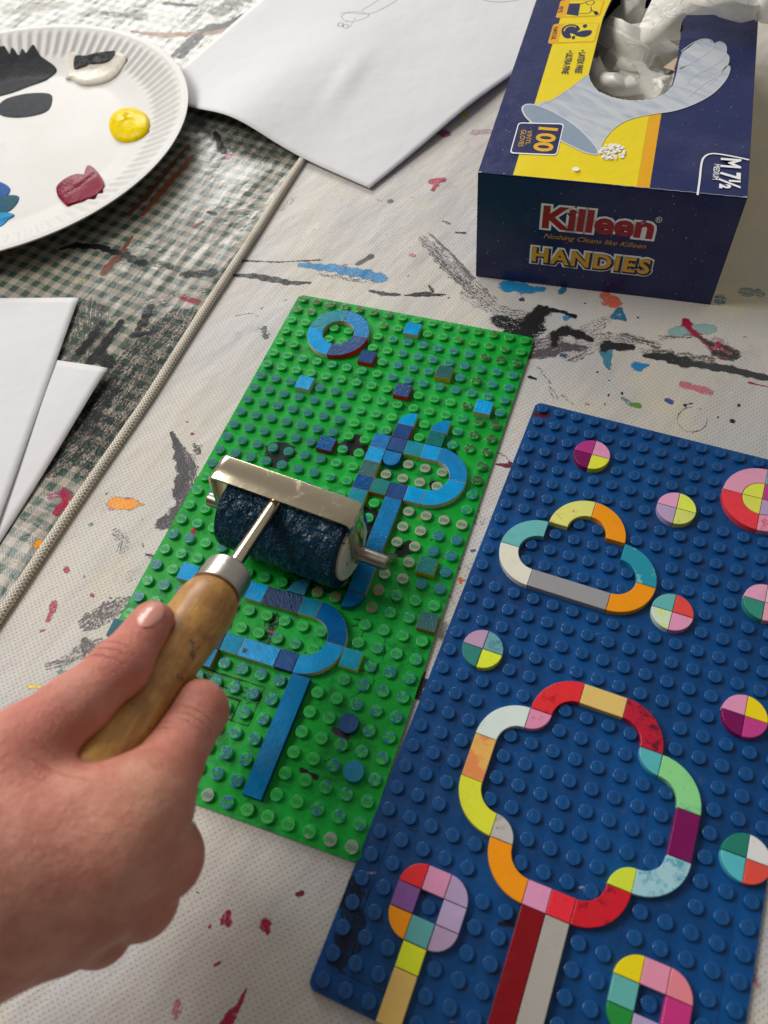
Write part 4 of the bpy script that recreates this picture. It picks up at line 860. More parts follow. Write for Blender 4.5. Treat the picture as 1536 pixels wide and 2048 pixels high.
for pts, cl_, w in [([(682, 28), (690, 26), (735, 28), (760, 20), (788, 4), (800, -8)], False, .35), ([(682, 34), (692, 26), (712, 24), (732, 27)], False, .35), ([(683, 34), (688, 41), (702, 44), (722, 40), (735, 34), (738, 28)], False, .35),
                    ([(722, 22), (745, 8), (762, -4)], False, .35), ([(676, 50), (680, 46), (686, 48), (684, 53), (678, 54)], True, .5), ([(686, 54), (690, 50), (697, 53), (694, 58), (688, 57)], True, .5),
                    ([(960, -4), (975, 2), (1000, 4), (1025, 2), (1045, -3)], False, .4), ([(708, 38), (711, 38.5), (710, 39.5)], False, .5), ([(690, 46), (698, 42)], False, .3), ([(700, 55), (706, 44)], False, .25)]:
    Q_ = spline(pts, cl_, 6); Q_ = Q_ + [Q_[0]] if cl_ else Q_
    W_ = []; V = []; Fc = []
    for q in Q_:
        a = inv(q[0], q[1], 4); h_ = bvh.ray_cast(Vector((a[0] * MM, a[1] * MM, .1)), Vector((0, 0, -1)))
        a = inv(q[0], q[1], h_[0].z / MM if h_[0] else 2); h_ = bvh.ray_cast(Vector((a[0] * MM, a[1] * MM, .1)), Vector((0, 0, -1)))
        W_.append((a[0], a[1], (h_[0].z / MM if h_[0] else 2) + .06))
    for i in range(len(W_)):
        a = Vector(W_[max(i - 1, 0)]); b = Vector(W_[min(i + 1, len(W_) - 1)]); d = (b - a); d.z = 0; d.normalize(); s = Vector((-d.y, d.x, 0)) * w * .6
        V += [Vector(W_[i]) + s, Vector(W_[i]) - s]
        if i: k = len(V); Fc.append((k - 4, k - 3, k - 1, k - 2))
    link('pencil_line', mesh('pencil_line', V, Fc), drawing, pen.m)
def a4(cpx, epx, z, name, wdir=-1, cz=0.0):
    a = np.array(inv(cpx[0], cpx[1], z + cz)); b = np.array(inv(epx[0], epx[1], z)); d = b - a; d[2] = 0; d /= np.linalg.norm(d)
    s = np.array([d[1], -d[0], 0]) * (-wdir)
    return a, d, s
a, d, s = a4((158, 596), (0, 1038), .5, 'x', -1)
s = -np.array([-d[1], d[0], 0])
if s[0] > 0: s = -s
tp = np.array(inv(0, 597, .5)) - a; tp[2] = 0; tp /= np.linalg.norm(tp)
sheet1 = paper('paper_sheet', a, a + tp * 210, a + d * 297, a + tp * 210 + d * 297, lambda s_, t: .3 * math.sin(4 * s_ + 2 * t) + .3 * G_(s_, t, 0, 0, .2, .2))
tag(sheet1, 'blank white sheet at the left edge, lying on top of another sheet', 'paper', 'sheets of white paper')
a, d, s = a4((215, 735), (0, 1085), -.4, 'x', -1, 2.6)
tp = np.array(inv(120, 713, 1.5)) - np.array(inv(215, 735, 1.5)); tp[2] = 0; tp /= np.linalg.norm(tp)
a0 = a.copy(); a0[2] = -.5
tp2 = np.array([d[1], -d[0], 0]); tp2 = tp2 if tp2[0] < 0 else -tp2
e1_ = a0 + tp2 * 210; 
sheet2 = paper('paper_sheet', a0, e1_, a0 + d * 297, e1_ + d * 297, lambda s_, t: 2.4 * G_(s_, t, 0, 0, .14, .16))
tag(sheet2, 'blank white sheet with lifted corner, lying underneath the other sheet', 'paper', 'sheets of white paper')

# ------------------------------------------------------------------ paper plate with paints
pc_ = np.array([-252.0, 84.0]); plate = empty('paper_plate', (pc_[0], pc_[1], -.9)); tag(plate, 'white paper plate with fluted rim used as a paint palette', 'plate')
pm_ = NT('plate_card'); pos = pm_.pos()
pm_.p(Base_Color=pm_.mix(pm_.step(pm_.noise(pos, .02, 3), .3, .7), S(202, 200, 196), S(208, 206, 203)), Roughness=.5, Specular_IOR_Level=.4, Normal=pm_.bump(pm_.noise(pos, .4, 3), .12))
rs = list(np.linspace(0, 82, 14)) + list(np.linspace(84, 98, 12)) + list(np.linspace(99.2, 124, 26)) + [125, 126, 127.2, 128.6, 129.6, 129.9, 129.4]
NA = 720; V = []; Q = []
for k, r in enumerate(rs):
    t = np.clip((r - 84) / 42, 0, 1); z = .6 + 13.5 * (t ** 1.35)
    if r < 84: z = .6 + (.35 * math.exp(-((r - 80) / 2.0) ** 2))
    env = max(0.0, min((r - 101) / 5, (125 - r) / 4, 1))
    for i in range(NA):
        a = 2 * math.pi * i / NA; zz = z + env * .75 * math.sin(i * 2 * math.pi / 7.2 )
        if k == len(rs) - 1: zz -= 1.2
        V.append((r * math.cos(a), r * math.sin(a), zz))
for k in range(len(rs) - 1):
    for i in range(NA): j = (i + 1) % NA; Q.append((k * NA + i, k * NA + j, (k + 1) * NA + j, (k + 1) * NA + i))
po = link('plate_dish', big_mesh('plate_dish', V, Q), plate, pm_.m); md = po.modifiers.new('t', 'SOLIDIFY'); md.thickness = .0005; md.offset = 1
def wet(name, col, rough=.15, col2=None):
    nt = NT(name); pos = nt.pos(); n = nt.noise(pos, .35, 4, .6, .5)
    c = nt.mix(nt.step(n, .4, .65), col, col2 or tuple(x * .8 for x in col[:3]) + (1,))
    nt.p(Base_Color=c, Roughness=rough, Normal=nt.bump(n, .25), Specular_IOR_Level=.07); return nt.m
bpy.context.view_layer.update(); dg = bpy.context.evaluated_depsgraph_get(); pbvh = BVHTree.FromObject(po, dg)
def plate_z(x, y):
    r = math.hypot(x - pc_[0], y - pc_[1]); t = min(max((r - 84) / 42, 0), 1); return .6 + 13.5 * t ** 1.35 - .9 + (.35 * math.exp(-((r - 80) / 2.0) ** 2) if r < 84 else 0) + .3 * max(0.0, min((r - 101) / 5, (125 - r) / 4, 1))
def blob(name, label, outline_px, hfun, mat, smoothn=6, zguess=0.5, group='dabs of paint on the plate', grp=True):
    out = []
    for q in spline(outline_px, True, smoothn):
        a = inv(q[0], q[1], zguess)
        for _ in range(4): a = inv(q[0], q[1], plate_z(a[0], a[1]))
        out.append(a[:2])
    out = np.array(out); c_ = out.mean(0); n = len(out); rings = 14; V = []; Fc = []
    for k in range(rings + 1):
        f = k / rings
        for i in range(n):
            p = c_ + (out[i] - c_) * math.sin(f * math.pi / 2); ang = math.atan2(*(out[i] - c_)[::-1])
            e = math.cos(f * math.pi / 2)
            V.append((p[0], p[1], plate_z(p[0], p[1]) + .05 + hfun(p[0] - c_[0], p[1] - c_[1], e ** .6, f, ang)))
    for k in range(rings):
        for i in range(n): j = (i + 1) % n; Fc.append((k * n + i, k * n + j, (k + 1) * n + j, (k + 1) * n + i))
    o = link(name, mesh(name, V, [f for f in Fc], True), None, mat); tag(o, label, 'paint dab', group)
    return o
c2 = lambda pts: [(x / 3.657, y / 3.657) for x, y in pts]
flat = lambda x, y, e, f, a: .55 * e ** .3 + .12 * math.sin(x * .5) * e
blob('paint_smear', 'large charcoal paint smear at the plate left, running up into the rim', c2([(-260, 420), (-60, 400), (20, 400), (60, 395), (80, 440), (110, 395), (150, 430), (180, 395), (215, 420), (262, 368), (300, 420), (340, 445), (400, 485), (412, 530), (330, 590), (200, 640), (60, 690), (-100, 720), (-280, 700)]), flat, wet('charcoal_paint', S(34, 36, 40), .55, S(46, 48, 52)))
blob('paint_smear', 'smaller oval charcoal paint smear below the large one', c2([(0, 760), (60, 720), (180, 690), (300, 682), (375, 695), (380, 750), (350, 810), (260, 845), (120, 862), (10, 845), (-20, 800)]), flat, wet('charcoal_paint', S(50, 54, 60), .55, S(44, 46, 52)))
blob('paint_dab', 'curved ridge of white paint near the plate top', c2([(500, 440), (540, 400), (600, 440), (740, 460), (860, 395), (925, 425), (900, 500), (830, 580), (720, 625), (600, 625), (530, 590), (480, 580), (500, 510)]),
     lambda x, y, e, f, a: 2.6 * e * (.25 + .75 * min(1, max(0, f * 1.6))) * (1.1 - .5 * math.sin(a)), wet('white_paint', S(214, 208, 196), .2, S(200, 194, 180)))
blob('paint_smear', 'streak of black paint dragged through the white ridge', c2([(548, 520), (560, 440), (640, 435), (720, 415), (830, 400), (850, 408), (800, 470), (700, 485), (620, 490), (580, 528)]), lambda x, y, e, f, a: 2.0 + .5 * e ** .3, wet('black_paint', S(30, 32, 36), .3, S(90, 90, 92)))
blob('paint_dab', 'round dollop of yellow paint at the plate right', c2([(800, 900), (830, 850), (880, 815), (940, 800), (1020, 810), (1075, 850), (1095, 910), (1075, 980), (1000, 1030), (910, 1045), (840, 1015), (805, 960)]),
     lambda x, y, e, f, a: 5.6 * e ** 1.5 * (1 + .06 * math.sin(2 * a + 3 * f)) + 1.8 * math.exp(-((x + 3) ** 2 + (y - 5) ** 2) / 8), wet('yellow_paint', S(232, 204, 0), .22, S(216, 188, 0)))
blob('paint_dab', 'smeared dab of crimson paint at the plate lower right', c2([(420, 1370), (480, 1320), (560, 1285), (625, 1280), (640, 1225), (670, 1222), (720, 1270), (765, 1350), (745, 1400), (690, 1445), (610, 1475), (530, 1500), (490, 1510), (440, 1460), (418, 1420)]),
     lambda x, y, e, f, a: 1.6 * e ** .5 + .5 * f * e ** .6 * (1 + math.sin(3 * a)), wet('crimson_paint', S(116, 2, 38), .24, S(126, 8, 46)))
blob('paint_smear', 'ultramarine blue paint smear at the plate left edge, topmost of three', c2([(-160, 1360), (-40, 1330), (20, 1340), (75, 1380), (55, 1430), (0, 1450), (-160, 1440)]), flat, wet('ultramarine_paint', S(28, 84, 156), .45))
blob('paint_smear', 'dark green paint smear between two blue smears', c2([(-160, 1450), (0, 1440), (80, 1430), (138, 1440), (125, 1490), (70, 1545), (0, 1560), (-160, 1550)]), flat, wet('green_paint', S(20, 84, 74), .45, S(20, 70, 130)))
blob('paint_smear', 'sky blue paint smear at the plate left edge, lowest of three', c2([(-160, 1560), (0, 1555), (70, 1560), (105, 1575), (60, 1610), (0, 1660), (-160, 1700)]), flat, wet('sky_blue_paint', S(20, 132, 188), .45))

# ------------------------------------------------------------------ glove box
BA = np.array([87.3, 37.6]); BANG = math.radians(3.67); eu = np.array([math.cos(BANG), math.sin(BANG)]); ev = np.array([-eu[1], eu[0]])
BW, BH, BL = 120.0, 62.0, 226.0
def TB(px, py): w = inv(px, py, BH)[:2] - BA; return (float(w @ eu), float(w @ ev))
def tb3(x, y): return TB(1000 + x / 2.866, y / 2.866)       # from the enlarged crop of the lid
def FR(px, py):                                              # front face coordinates (across, up)
    d = RC @ np.array([(px - 768) / F_PX, -(py - 1024) / F_PX, -1.0]); t = ((BA - CAM[:2]) @ ev) / (d[:2] @ ev); p_ = CAM + t * d
    return (float((p_[:2] - BA) @ eu), float(p_[2]))
def fr3(x, y): return FR(900 + x / 2.415, y / 2.415)
box = empty('glove_box', (BA[0], BA[1], .3), BANG); tag(box, 'navy and yellow cardboard box of vinyl gloves with torn-open top', 'box')
def card(name, col, rough=.32, worn=True):
    nt = NT(name); pos = nt.pos(); c = col
    if worn:
        sp = nt.step(nt.noise(pos, .8, 2, .5), .735, .75); c = nt.mix(nt.ma('MULTIPLY', sp, .7), col, S(214, 214, 220))
        c = nt.mix(nt.ma('MULTIPLY', nt.step(nt.noise(pos, .03, 4), .45, .7), .10), c, S(120, 120, 140))
    nt.p(Base_Color=c, Roughness=nt.remap(nt.noise(pos, .1, 4), .3, .7, rough - .05, rough + .1), Normal=nt.bump(nt.noise(pos, .12, 3), .35), Specular_IOR_Level=.45)
    return nt.m
NAVY = card('navy_card', S(20, 32, 88)); M_YEL = card('yellow_card', S(236, 212, 6), worn=False); M_AMB = card('amber_card', S(232, 168, 6), worn=False)
M_WHT = card('white_print', S(246, 246, 248), worn=False); M_RED = card('red_print', S(166, 24, 36), worn=False); M_NAV2 = card('navy_print', S(26, 34, 84), worn=False)
M_GRY = card('grey_print', S(176, 184, 194), worn=False); M_GRD = card('grey_blue_print', S(140, 156, 176), worn=False); M_PLE = card('pale_print', S(204, 208, 214), worn=False); M_INN = card('grey_card', S(150, 140, 124), .7, False)
def fill2d(loops, z, th=.03):
    """flat filled shape (first loop outer, rest holes) by 2-D curve"""
    cu = bpy.data.curves.new('f', 'CURVE'); cu.dimensions = '2D'; cu.fill_mode = 'BOTH'; cu.extrude = 0
    for L in loops:
        sp = cu.splines.new('POLY'); sp.points.add(len(L) - 1); sp.use_cyclic_u = True
        for i, (x, y) in enumerate(L): sp.points[i].co = (x, y, 0, 1)
    ob = bpy.data.objects.new('f', cu); COL.objects.link(ob); dg = bpy.context.evaluated_depsgraph_get(); me = bpy.data.meshes.new_from_object(ob.evaluated_get(dg))
    bpy.data.objects.remove(ob); bpy.data.curves.remove(cu)
    V = [(v.co.x, v.co.y, z) for v in me.vertices]; Fc = [tuple(p.vertices) for p in me.polygons]; bpy.data.meshes.remove(me)
    return V, Fc
def orient_up(V, Fc):
    out = []
    for f in Fc:
        a, b, c = (Vector(V[f[k]]) for k in (0, 1, 2)); out.append(tuple(f) if (b - a).cross(c - a).z > 0 else tuple(reversed(f)))
    return V, out
def top_part(name, loops, layer, mat, parent=None):
    V, Fc = orient_up(*fill2d(loops, BH + .02 + .05 * layer)); return link(name, mesh(name, V, Fc), parent or box, mat)
def ribbon(pts, w):
    P_ = [Vector((p[0], p[1])) for p in pts]; L = []; R_ = []
    for i in range(len(P_)):
        d = (P_[min(i + 1, len(P_) - 1)] - P_[max(i - 1, 0)]).normalized(); s = Vector((-d.y, d.x)) * w / 2
        L.append(tuple(P_[i] + s)); R_.append(tuple(P_[i] - s))
    V = []; Fc = []
    for i in range(len(L)):
        V += [L[i], R_[i]]
        if i: k = 2 * i; Fc.append((k - 2, k - 1, k + 1, k))
    return V, Fc
def ribbons_part(name, lines, layer, mat, front=False, parent=None):
    V = []; Fc = []
    for pts, w in lines:
        v, f = ribbon(pts, w); o = len(V); V += v; Fc += [tuple(i + o for i in q) for q in f]
    return flat_part(name, V, Fc, layer, mat, front, parent)
def flat_part(name, V, Fc, layer, mat, front=False, parent=None):
    if front:
        V3 = [(x, -.02 - .05 * layer, y) for x, y in V]; return link(name, mesh(name, V3, Fc), parent or box, mat)
    V3 = [(x, y, BH + .02 + .05 * layer) for x, y in V]; V3, Fc = orient_up(V3, Fc); return link(name, mesh(name, V3, Fc), parent or box, mat)
def lettering(name, body, p0, p1, height, layer, mat, front=False, offset=0.0, shear=0.0, spacing=1.0, wob=None, flip=False, parent=None, ref=None):
    """fit a word between two baseline points with a cap height; glyphs grow to the left of the baseline direction"""
    V, Fc = text_mesh(body, 1.0, offset, 0, 3, shear, spacing)
    R_, _ = (V, Fc) if offset == 0 else text_mesh(body, 1.0, 0, 0, 3, shear, spacing)
    x0, x1 = R_[:, 0].min(), R_[:, 0].max(); H_, _ = text_mesh('H', 1.0); ch = H_[:, 1].max()
    a = np.array(p0); b = np.array(p1); d = (b - a); n_ = np.array([-d[1], d[0]]) / np.linalg.norm(d) * height
    out = []
    for x, y, _ in V:
        t = (x - x0) / (x1 - x0); q = a + d * t + n_ * (y / ch)
        if wob: q = q + n_ * wob(t)
        out.append((float(q[0]), float(q[1])))
    return flat_part(name, out, Fc, layer, mat, front, parent)
# lid with the torn oval opening
hole_px = [(514, 430), (530, 350), (548, 270), (570, 180), (600, 90), (628, 30), (660, -30), (700, -110), (760, -190), (850, -220), (940, -210), (1010, -160), (1045, -80), (1050, 60), (1045, 160), (1030, 250), (1015, 350), (1000, 430), (985, 490), (940, 535), (880, 562), (800, 575), (720, 573), (640, 556), (570, 525), (530, 480)]
hole = spline([tb3(*q) for q in hole_px], True, 10)
jag = []
for i, q in enumerate(hole):
    a = np.array(hole[i - 1]); b = np.array(hole[(i + 1) % len(hole)]); d = b - a; d /= np.linalg.norm(d); jag.append(tuple(np.array(q) + np.array([-d[1], d[0]]) * (.55 if i % 2 else -.25)))
V, Fc = orient_up(*fill2d([[(0, 0), (BW, 0), (BW, BL), (0, BL)], jag], BH))
lid = link('lid', mesh('lid', V, Fc), box, NAVY); md = lid.modifiers.new('t', 'SOLIDIFY'); md.thickness = .0007; md.offset = -1
# sides as one open carton with thickness
wv_ = 0.7
def slab(x0, x1, y0, y1, z0, z1):
    v = [(x, y, z) for z in (z0, z1) for x, y in ((x0, y0), (x1, y0), (x1, y1), (x0, y1))]
    return v, [(0, 3, 2, 1), (4, 5, 6, 7), (0, 1, 5, 4), (1, 2, 6, 5), (2, 3, 7, 6), (3, 0, 4, 7)]
def slabs(name, specs, mat, parent):
    V = []; Fc = []
    for s in specs: v, f = slab(*s); o = len(V); V += v; Fc += [tuple(i + o for i in q) for q in f]
    return link(name, mesh(name, V, Fc), parent, mat)
slabs('front_panel', [(0, BW, 0, wv_, 0, BH - .05)], NAVY, box)
slabs('side_panel', [(0, wv_, wv_ + .02, BL - wv_ - .02, 0, BH - .75)], NAVY, box)
sp_ = slabs('side_panel', [(BW - wv_, BW, wv_ + .02, BL - wv_ - .02, 0, BH - .75)], M_YEL, box); sp_['label'] = 'yellow right side panel'
slabs('back_panel', [(0, BW, BL - wv_, BL, 0, BH - .75)], NAVY, box)
slabs('bottom_panel', [(wv_, BW - wv_, wv_, BL - wv_, 0.02, .6)], M_INN, box)
# worn white creases on the front fold
eg = ribbons_part('worn_edge', [([(x, .25 + .15 * math.sin(x)) for x in np.arange(62, 119.5, 1.5)], .28), ([(.2, .1), (1.6, .5)], .9), ([(118, .3), (119.8, .6)], .9)], 1, card('worn_card', S(168, 168, 178), .7, False))
# lid print
u0 = (tb3(62, 1020)[0] + tb3(205, 600)[0]) / 2; u1 = tb3(780, 1090)[0]; u2 = tb3(853, 1100)[0]
def cut(loops): return loops
def rect_minus_hole(xa, xb, ya, yb):
    # polygon of the strip with the opening removed: clip strip columns against the hole outline
    H = jag; n = 60; segs = []
    V = []; Fc = []
    def inside_spans(x):
        ys = []
        for i in range(len(H)):
            (x1, y1), (x2, y2) = H[i], H[(i + 1) % len(H)]
            if (x1 - x) * (x2 - x) < 0: ys.append(y1 + (y2 - y1) * (x - x1) / (x2 - x1))
        return (min(ys) - .35, max(ys) + .35) if len(ys) >= 2 else None
    xs = np.linspace(xa, xb, n)
    for a, b in zip(xs[:-1], xs[1:]):
        sa, sb_ = inside_spans(a + 1e-4), inside_spans(b - 1e-4)
        if sa is None or sb_ is None:
            k = len(V); V += [(a, ya), (b, ya), (b, yb), (a, yb)]; Fc.append((k, k + 1, k + 2, k + 3))
        else:
            k = len(V); V += [(a, ya), (b, ya), (b, sb_[0]), (a, sa[0])]; Fc.append((k, k + 1, k + 2, k + 3))
            if min(sa[1], sb_[1]) < yb - .5: k = len(V); V += [(a, sa[1]), (b, sb_[1]), (b, yb), (a, yb)]; Fc.append((k, k + 1, k + 2, k + 3))
    return V, Fc
V, Fc = rect_minus_hole(u0, u1 - .05, .4, BL - 1); flat_part('yellow_panel', V, Fc, 1, M_YEL)
V, Fc = rect_minus_hole(u1, u2, .4, tb3(900, 640)[1] + 8); flat_part('amber_stripe', V, Fc, 1, M_AMB)
def clip_hole(loop):
    return loop
gl_out = [(125, 620), (150, 600), (200, 602), (300, 575), (400, 510), (460, 465), (510, 425), (530, 480), (570, 525), (640, 556), (720, 573), (800, 575), (880, 562), (940, 535), (985, 490), (1003, 430), (1018, 345), (1035, 300),
          (1080, 280), (1120, 245), (1160, 228), (1200, 232), (1220, 258), (1255, 243), (1290, 262), (1295, 310), (1308, 320), (1310, 360), (1303, 382), (1318, 395), (1305, 440), (1270, 490), (1215, 545), (1140, 590), (1060, 625), (930, 652), (800, 675), (720, 700), (640, 750), (590, 810), (568, 862), (560, 890), (500, 885), (430, 850), (300, 790), (200, 720), (140, 665)]
gl = [tb3(*q) for q in gl_out]
# keep the print just outside the torn edge
hc = np.mean(np.array(hole), 0)
gl = [tuple(np.array(q) + ((np.array(q) - hc) / np.linalg.norm(np.array(q) - hc) * .9 if 6 <= i <= 17 else 0)) for i, q in enumerate(gl)]
nt = NT('glove_print'); pos = nt.pos(); w_ = nt.noise(nt.vm('MULTIPLY', nt.n('ShaderNodeVectorRotate', i_Vector=pos, i_Angle=.5), (.03, .12, 0)), 1, 4, .6, .8)
nt.p(Base_Color=nt.mix(nt.step(w_, .3, .62), S(166, 176, 192), S(198, 203, 210)), Roughness=.32)
gp_ = top_part('glove_picture', [gl], 3, nt.m)
cuff = [tb3(*q) for q in [(128, 625), (160, 604), (230, 615), (330, 660), (430, 725), (510, 800), (560, 865), (552, 890), (490, 880), (400, 838), (290, 782), (200, 722), (145, 672)]]
top_part('glove_cuff', [spline(cuff, True, 6)], 4, M_GRD)
ribbons_part('glove_outline', [(spline(cuff, True, 6) + [spline(cuff, True, 6)[0]], .9)] +
    [(spline([tb3(*q) for q in L], False, 8), w) for L, w in [
        ([(225, 610), (330, 560), (430, 490), (508, 428)], .35), ([(570, 860), (600, 800), (660, 735), (740, 690), (860, 662), (1000, 640), (1120, 598), (1220, 540), (1290, 465), (1316, 400), (1300, 384), (1260, 430), (1190, 500)], .55),
        ([(1038, 300), (1100, 255), (1160, 230), (1210, 238), (1220, 270), (1190, 310), (1120, 350), (1030, 400)], .5), ([(1222, 258), (1262, 245), (1292, 270), (1290, 320), (1250, 365), (1170, 405), (1070, 455)], .5),
        ([(1296, 312), (1310, 335), (1300, 380), (1240, 440), (1150, 500), (1080, 560)], .5), ([(600, 545), (650, 600), (690, 700)], .4), ([(690, 580), (720, 620), (750, 665)], .4), ([(960, 545), (985, 575), (1005, 600)], .4),
        ([(330, 590), (400, 640), (470, 690)], .5), ([(1060, 500), (1100, 450), (1200, 400), (1245, 395)], .6), ([(1080, 300), (1120, 285), (1150, 290)], .5), ([(1030, 400), (1090, 375), (1145, 385)], .6)]], 5, M_PLE)
def rr2(cs, r):
    """rounded quadrilateral from four corners"""
    out = []; n = 4
    for i in range(4):
        a, b, c = (np.array(cs[(i + k - 1) % 4]) for k in range(3)); da = (a - b) / np.linalg.norm(a - b); dc = (c - b) / np.linalg.norm(c - b)
        for k in range(n + 1):
            t = k / n; out.append(tuple((1 - t) ** 2 * (b + da * r) + 2 * t * (1 - t) * b + t * t * (b + dc * r)))
    return out
bc4 = [tb3(105, 708), tb3(368, 714), tb3(325, 898), tb3(55, 886)]
cc = np.mean(np.array(bc4), 0)
top_part('badge_border', [rr2(bc4, 2.2)], 6, M_WHT); top_part('badge', [rr2([tuple(cc + (np.array(q) - cc) * np.array([.955, .93])) for q in bc4], 1.9)], 7, M_NAV2)
AM2 = card('amber_print', S(232, 176, 30), worn=False)
lettering('lettering', '100', tb3(226, 738), tb3(190, 868), 8.6, 8, AM2, offset=.03)
lettering('lettering', '· VINYL', tb3(160, 740), tb3(146, 836), 2.3, 8, AM2, offset=.0, spacing=1.08)
lettering('lettering', 'GLOVES', tb3(124, 752), tb3(102, 846), 2.4, 8, AM2, offset=.0, spacing=1.05)
lettering('lettering', '• LATEX FREE', tb3(455, 293), tb3(428, 424), 3.2, 8, M_NAV2, offset=.02)
lettering('lettering', '• ULTRA FINE', tb3(384, 296), tb3(352, 428), 3.2, 8, M_NAV2, offset=.02)
lettering('lettering', 'M 7½', tb3(1268, 915), tb3(1258, 1084), 8.2, 8, M_WHT, offset=.03)
lettering('lettering', 'MEDIUM', tb3(1226, 948), tb3(1216, 1036), 2.5, 8, M_WHT, offset=.012)
ribbons_part('size_frame', [(spline([tb3(1130, 1125), tb3(1142, 1040), tb3(1153, 945), tb3(1172, 905), tb3(1220, 888), tb3(1320, 902), tb3(1425, 924)], False, 8), .9)], 8, M_WHT)
lettering('lettering', '®', tb3(1352, 112), tb3(1384, 120), 3.2, 8, M_PLE)
# pictogram cards
for cs, txt, tp in (([tb3(348, 6), tb3(602, 6), tb3(572, 98), tb3(318, 108)], 'PETS', (tb3(338, 42), tb3(330, 76))), ([tb3(306, 142), tb3(574, 134), tb3(546, 246), tb3(272, 256)], 'PAINT/OIL', (tb3(308, 158), tb3(292, 232)))):
    c_ = np.mean(np.array(cs), 0); top_part('pictogram_border', [rr2(cs, 2)], 2, M_AMB)
    ins = [tuple(np.array(cs[0]) * .78 + np.array(cs[1]) * .22 + (0, -.8)), tuple(np.array(cs[1]) + (-.9, -.8)), tuple(np.array(cs[2]) + (-.7, .9)), tuple(np.array(cs[3]) * .78 + np.array(cs[2]) * .22 + (0, .9))]
    top_part('pictogram_field', [rr2(ins, 1.2)], 3, M_YEL)
    lettering('lettering', txt, tp[0], tp[1], 2.3, 4, M_NAV2, offset=.01)
top_part('dog_pictogram', [[tb3(*q) for q in [(396, 26), (460, 24), (448, 96), (380, 88)]]], 4, M_NAV2)
ribbons_part('dog_pictogram', [(spline([tb3(*q) for q in L], False, 6), .55) for L in [[(455, 30), (480, 22), (500, 14), (530, 10), (540, 22), (520, 34), (500, 30), (492, 20)], [(452, 82), (490, 84), (520, 72), (520, 44)], [(520, 60), (545, 78), (556, 88)]]], 4, M_NAV2)
top_part('dog_pictogram', [[tb3(*q) for q in [(534, 72), (556, 68), (566, 88), (544, 92)]]], 4, M_NAV2)
top_part('splat_pictogram', [spline([tb3(*q) for q in [(352, 190), (362, 160), (400, 145), (440, 150), (458, 172), (440, 190), (470, 182), (500, 178), (526, 182), (516, 205), (480, 218), (440, 212), (420, 200), (400, 198), (408, 220), (384, 226), (362, 214)]], True, 5)], 4, M_NAV2)
top_part('splat_pictogram', [spline([tb3(*q) for q in [(474, 150), (494, 144), (498, 158), (480, 166)]], True, 5)], 4, M_NAV2)
top_part('splat_pictogram', [spline([tb3(*q) for q in [(414, 214), (428, 212), (428, 228), (412, 230)]], True, 5)], 4, M_NAV2)
ribbons_part('splat_pictogram', [(spline([tb3(*q) for q in [(366, 185), (378, 165), (410, 155), (436, 162)]], False, 6), .6)], 5, M_YEL)
# powder printed by the cuff
V = []; Fc = []
for k in range(150):
    a, r = rng.uniform(0, 6.28), rng.uniform(0, 1) ** .5; x, y = tb3(642 + 74 * r * math.cos(a), 880 + 46 * r * math.sin(a)); q = rng.uniform(.35, .8); o = len(V)
    V += [(x + q * math.cos(t), y + q * math.sin(t)) for t in np.linspace(0, 5.4, 7)]; Fc.append(tuple(range(o, o + 7)))
o = len(V); x, y = tb3(432, 982); V += [(x + 1.7 * math.cos(t), y + 1.5 * math.sin(t)) for t in np.linspace(0, 5.8, 12)]; Fc.append(tuple(range(o, o + 12)))
for k in range(len(V)): pass
V3 = [(x, y, BH + .02 + .05 * 6 + .0006 * i) for i, (x, y) in enumerate(V)]
link('powder_print', mesh('powder_print', V3, Fc), box, M_WHT)
# front print
M_TAG = card('amber_script', S(206, 150, 30), worn=False)
kb = (fr3(452, 1118), fr3(962, 1152)); kh = 12.0
k0, k1 = fr3(450, 1098), fr3(968, 1152)
lettering('lettering', 'Killeen', k0, k1, 11.6, 1, M_WHT, True, offset=.10)
lettering('lettering', 'Killeen', k0, k1, 11.6, 2, M_RED, True, offset=.038)
lettering('lettering', '®', fr3(990, 1076), fr3(1022, 1078), 3.0, 2, M_WHT, True)
lettering('lettering', 'Nothing Cleans like Killeen', fr3(452, 1150), fr3(945, 1203), 2.7, 2, M_TAG, True, shear=.35, offset=.006)
h0, h1 = fr3(400, 1262), fr3(955, 1325)
arcw = lambda t: .10 * math.sin(math.pi * t) * 0 + 0
lettering('lettering', 'HANDIES', h0, h1, 8.2, 1, M_WHT, True, offset=.15, spacing=1.16)
lettering('lettering', 'HANDIES', (h0[0] + .3, h0[1] - .3), (h1[0] + .3, h1[1] - .3), 8.2, 2, M_NAV2, True, offset=.085, spacing=1.16)
lettering('lettering', 'HANDIES', (h0[0] - .2, h0[1] + .2), (h1[0] - .2, h1[1] + .2), 8.2, 3, AM2, True, offset=.03, spacing=1.16)

# ------------------------------------------------------------------ vinyl gloves crumpled in the opening
vm_ = NT('vinyl'); pos = vm_.pos()
n1 = vm_.noise(vm_.vm('ADD', pos, vm_.vm('SCALE', vm_.noise(pos, .05, 2, .5, col=True), sc=14.0)), .055, 3, .5, .6)
rd = vm_.ma('ABSOLUTE', vm_.ma('SUBTRACT', n1, .5))
vm_.p(Base_Color=vm_.mix(vm_.noise(pos, .04, 3), S(240, 236, 222), S(248, 247, 243)), Roughness=.38, Subsurface_Weight=.0, Subsurface_Radius=(.004, .004, .003), Subsurface_Scale=1.0,
      Normal=vm_.bump(vm_.ma('ADD', vm_.ma('MULTIPLY', vm_.step(rd, 0, .05), -.6), vm_.noise(pos, .10, 2)), .35), Specular_IOR_Level=.5)
tr_ = vm_.t.nodes.new('ShaderNodeBsdfTranslucent'); tr_.inputs['Color'].default_value = S(250, 249, 244)
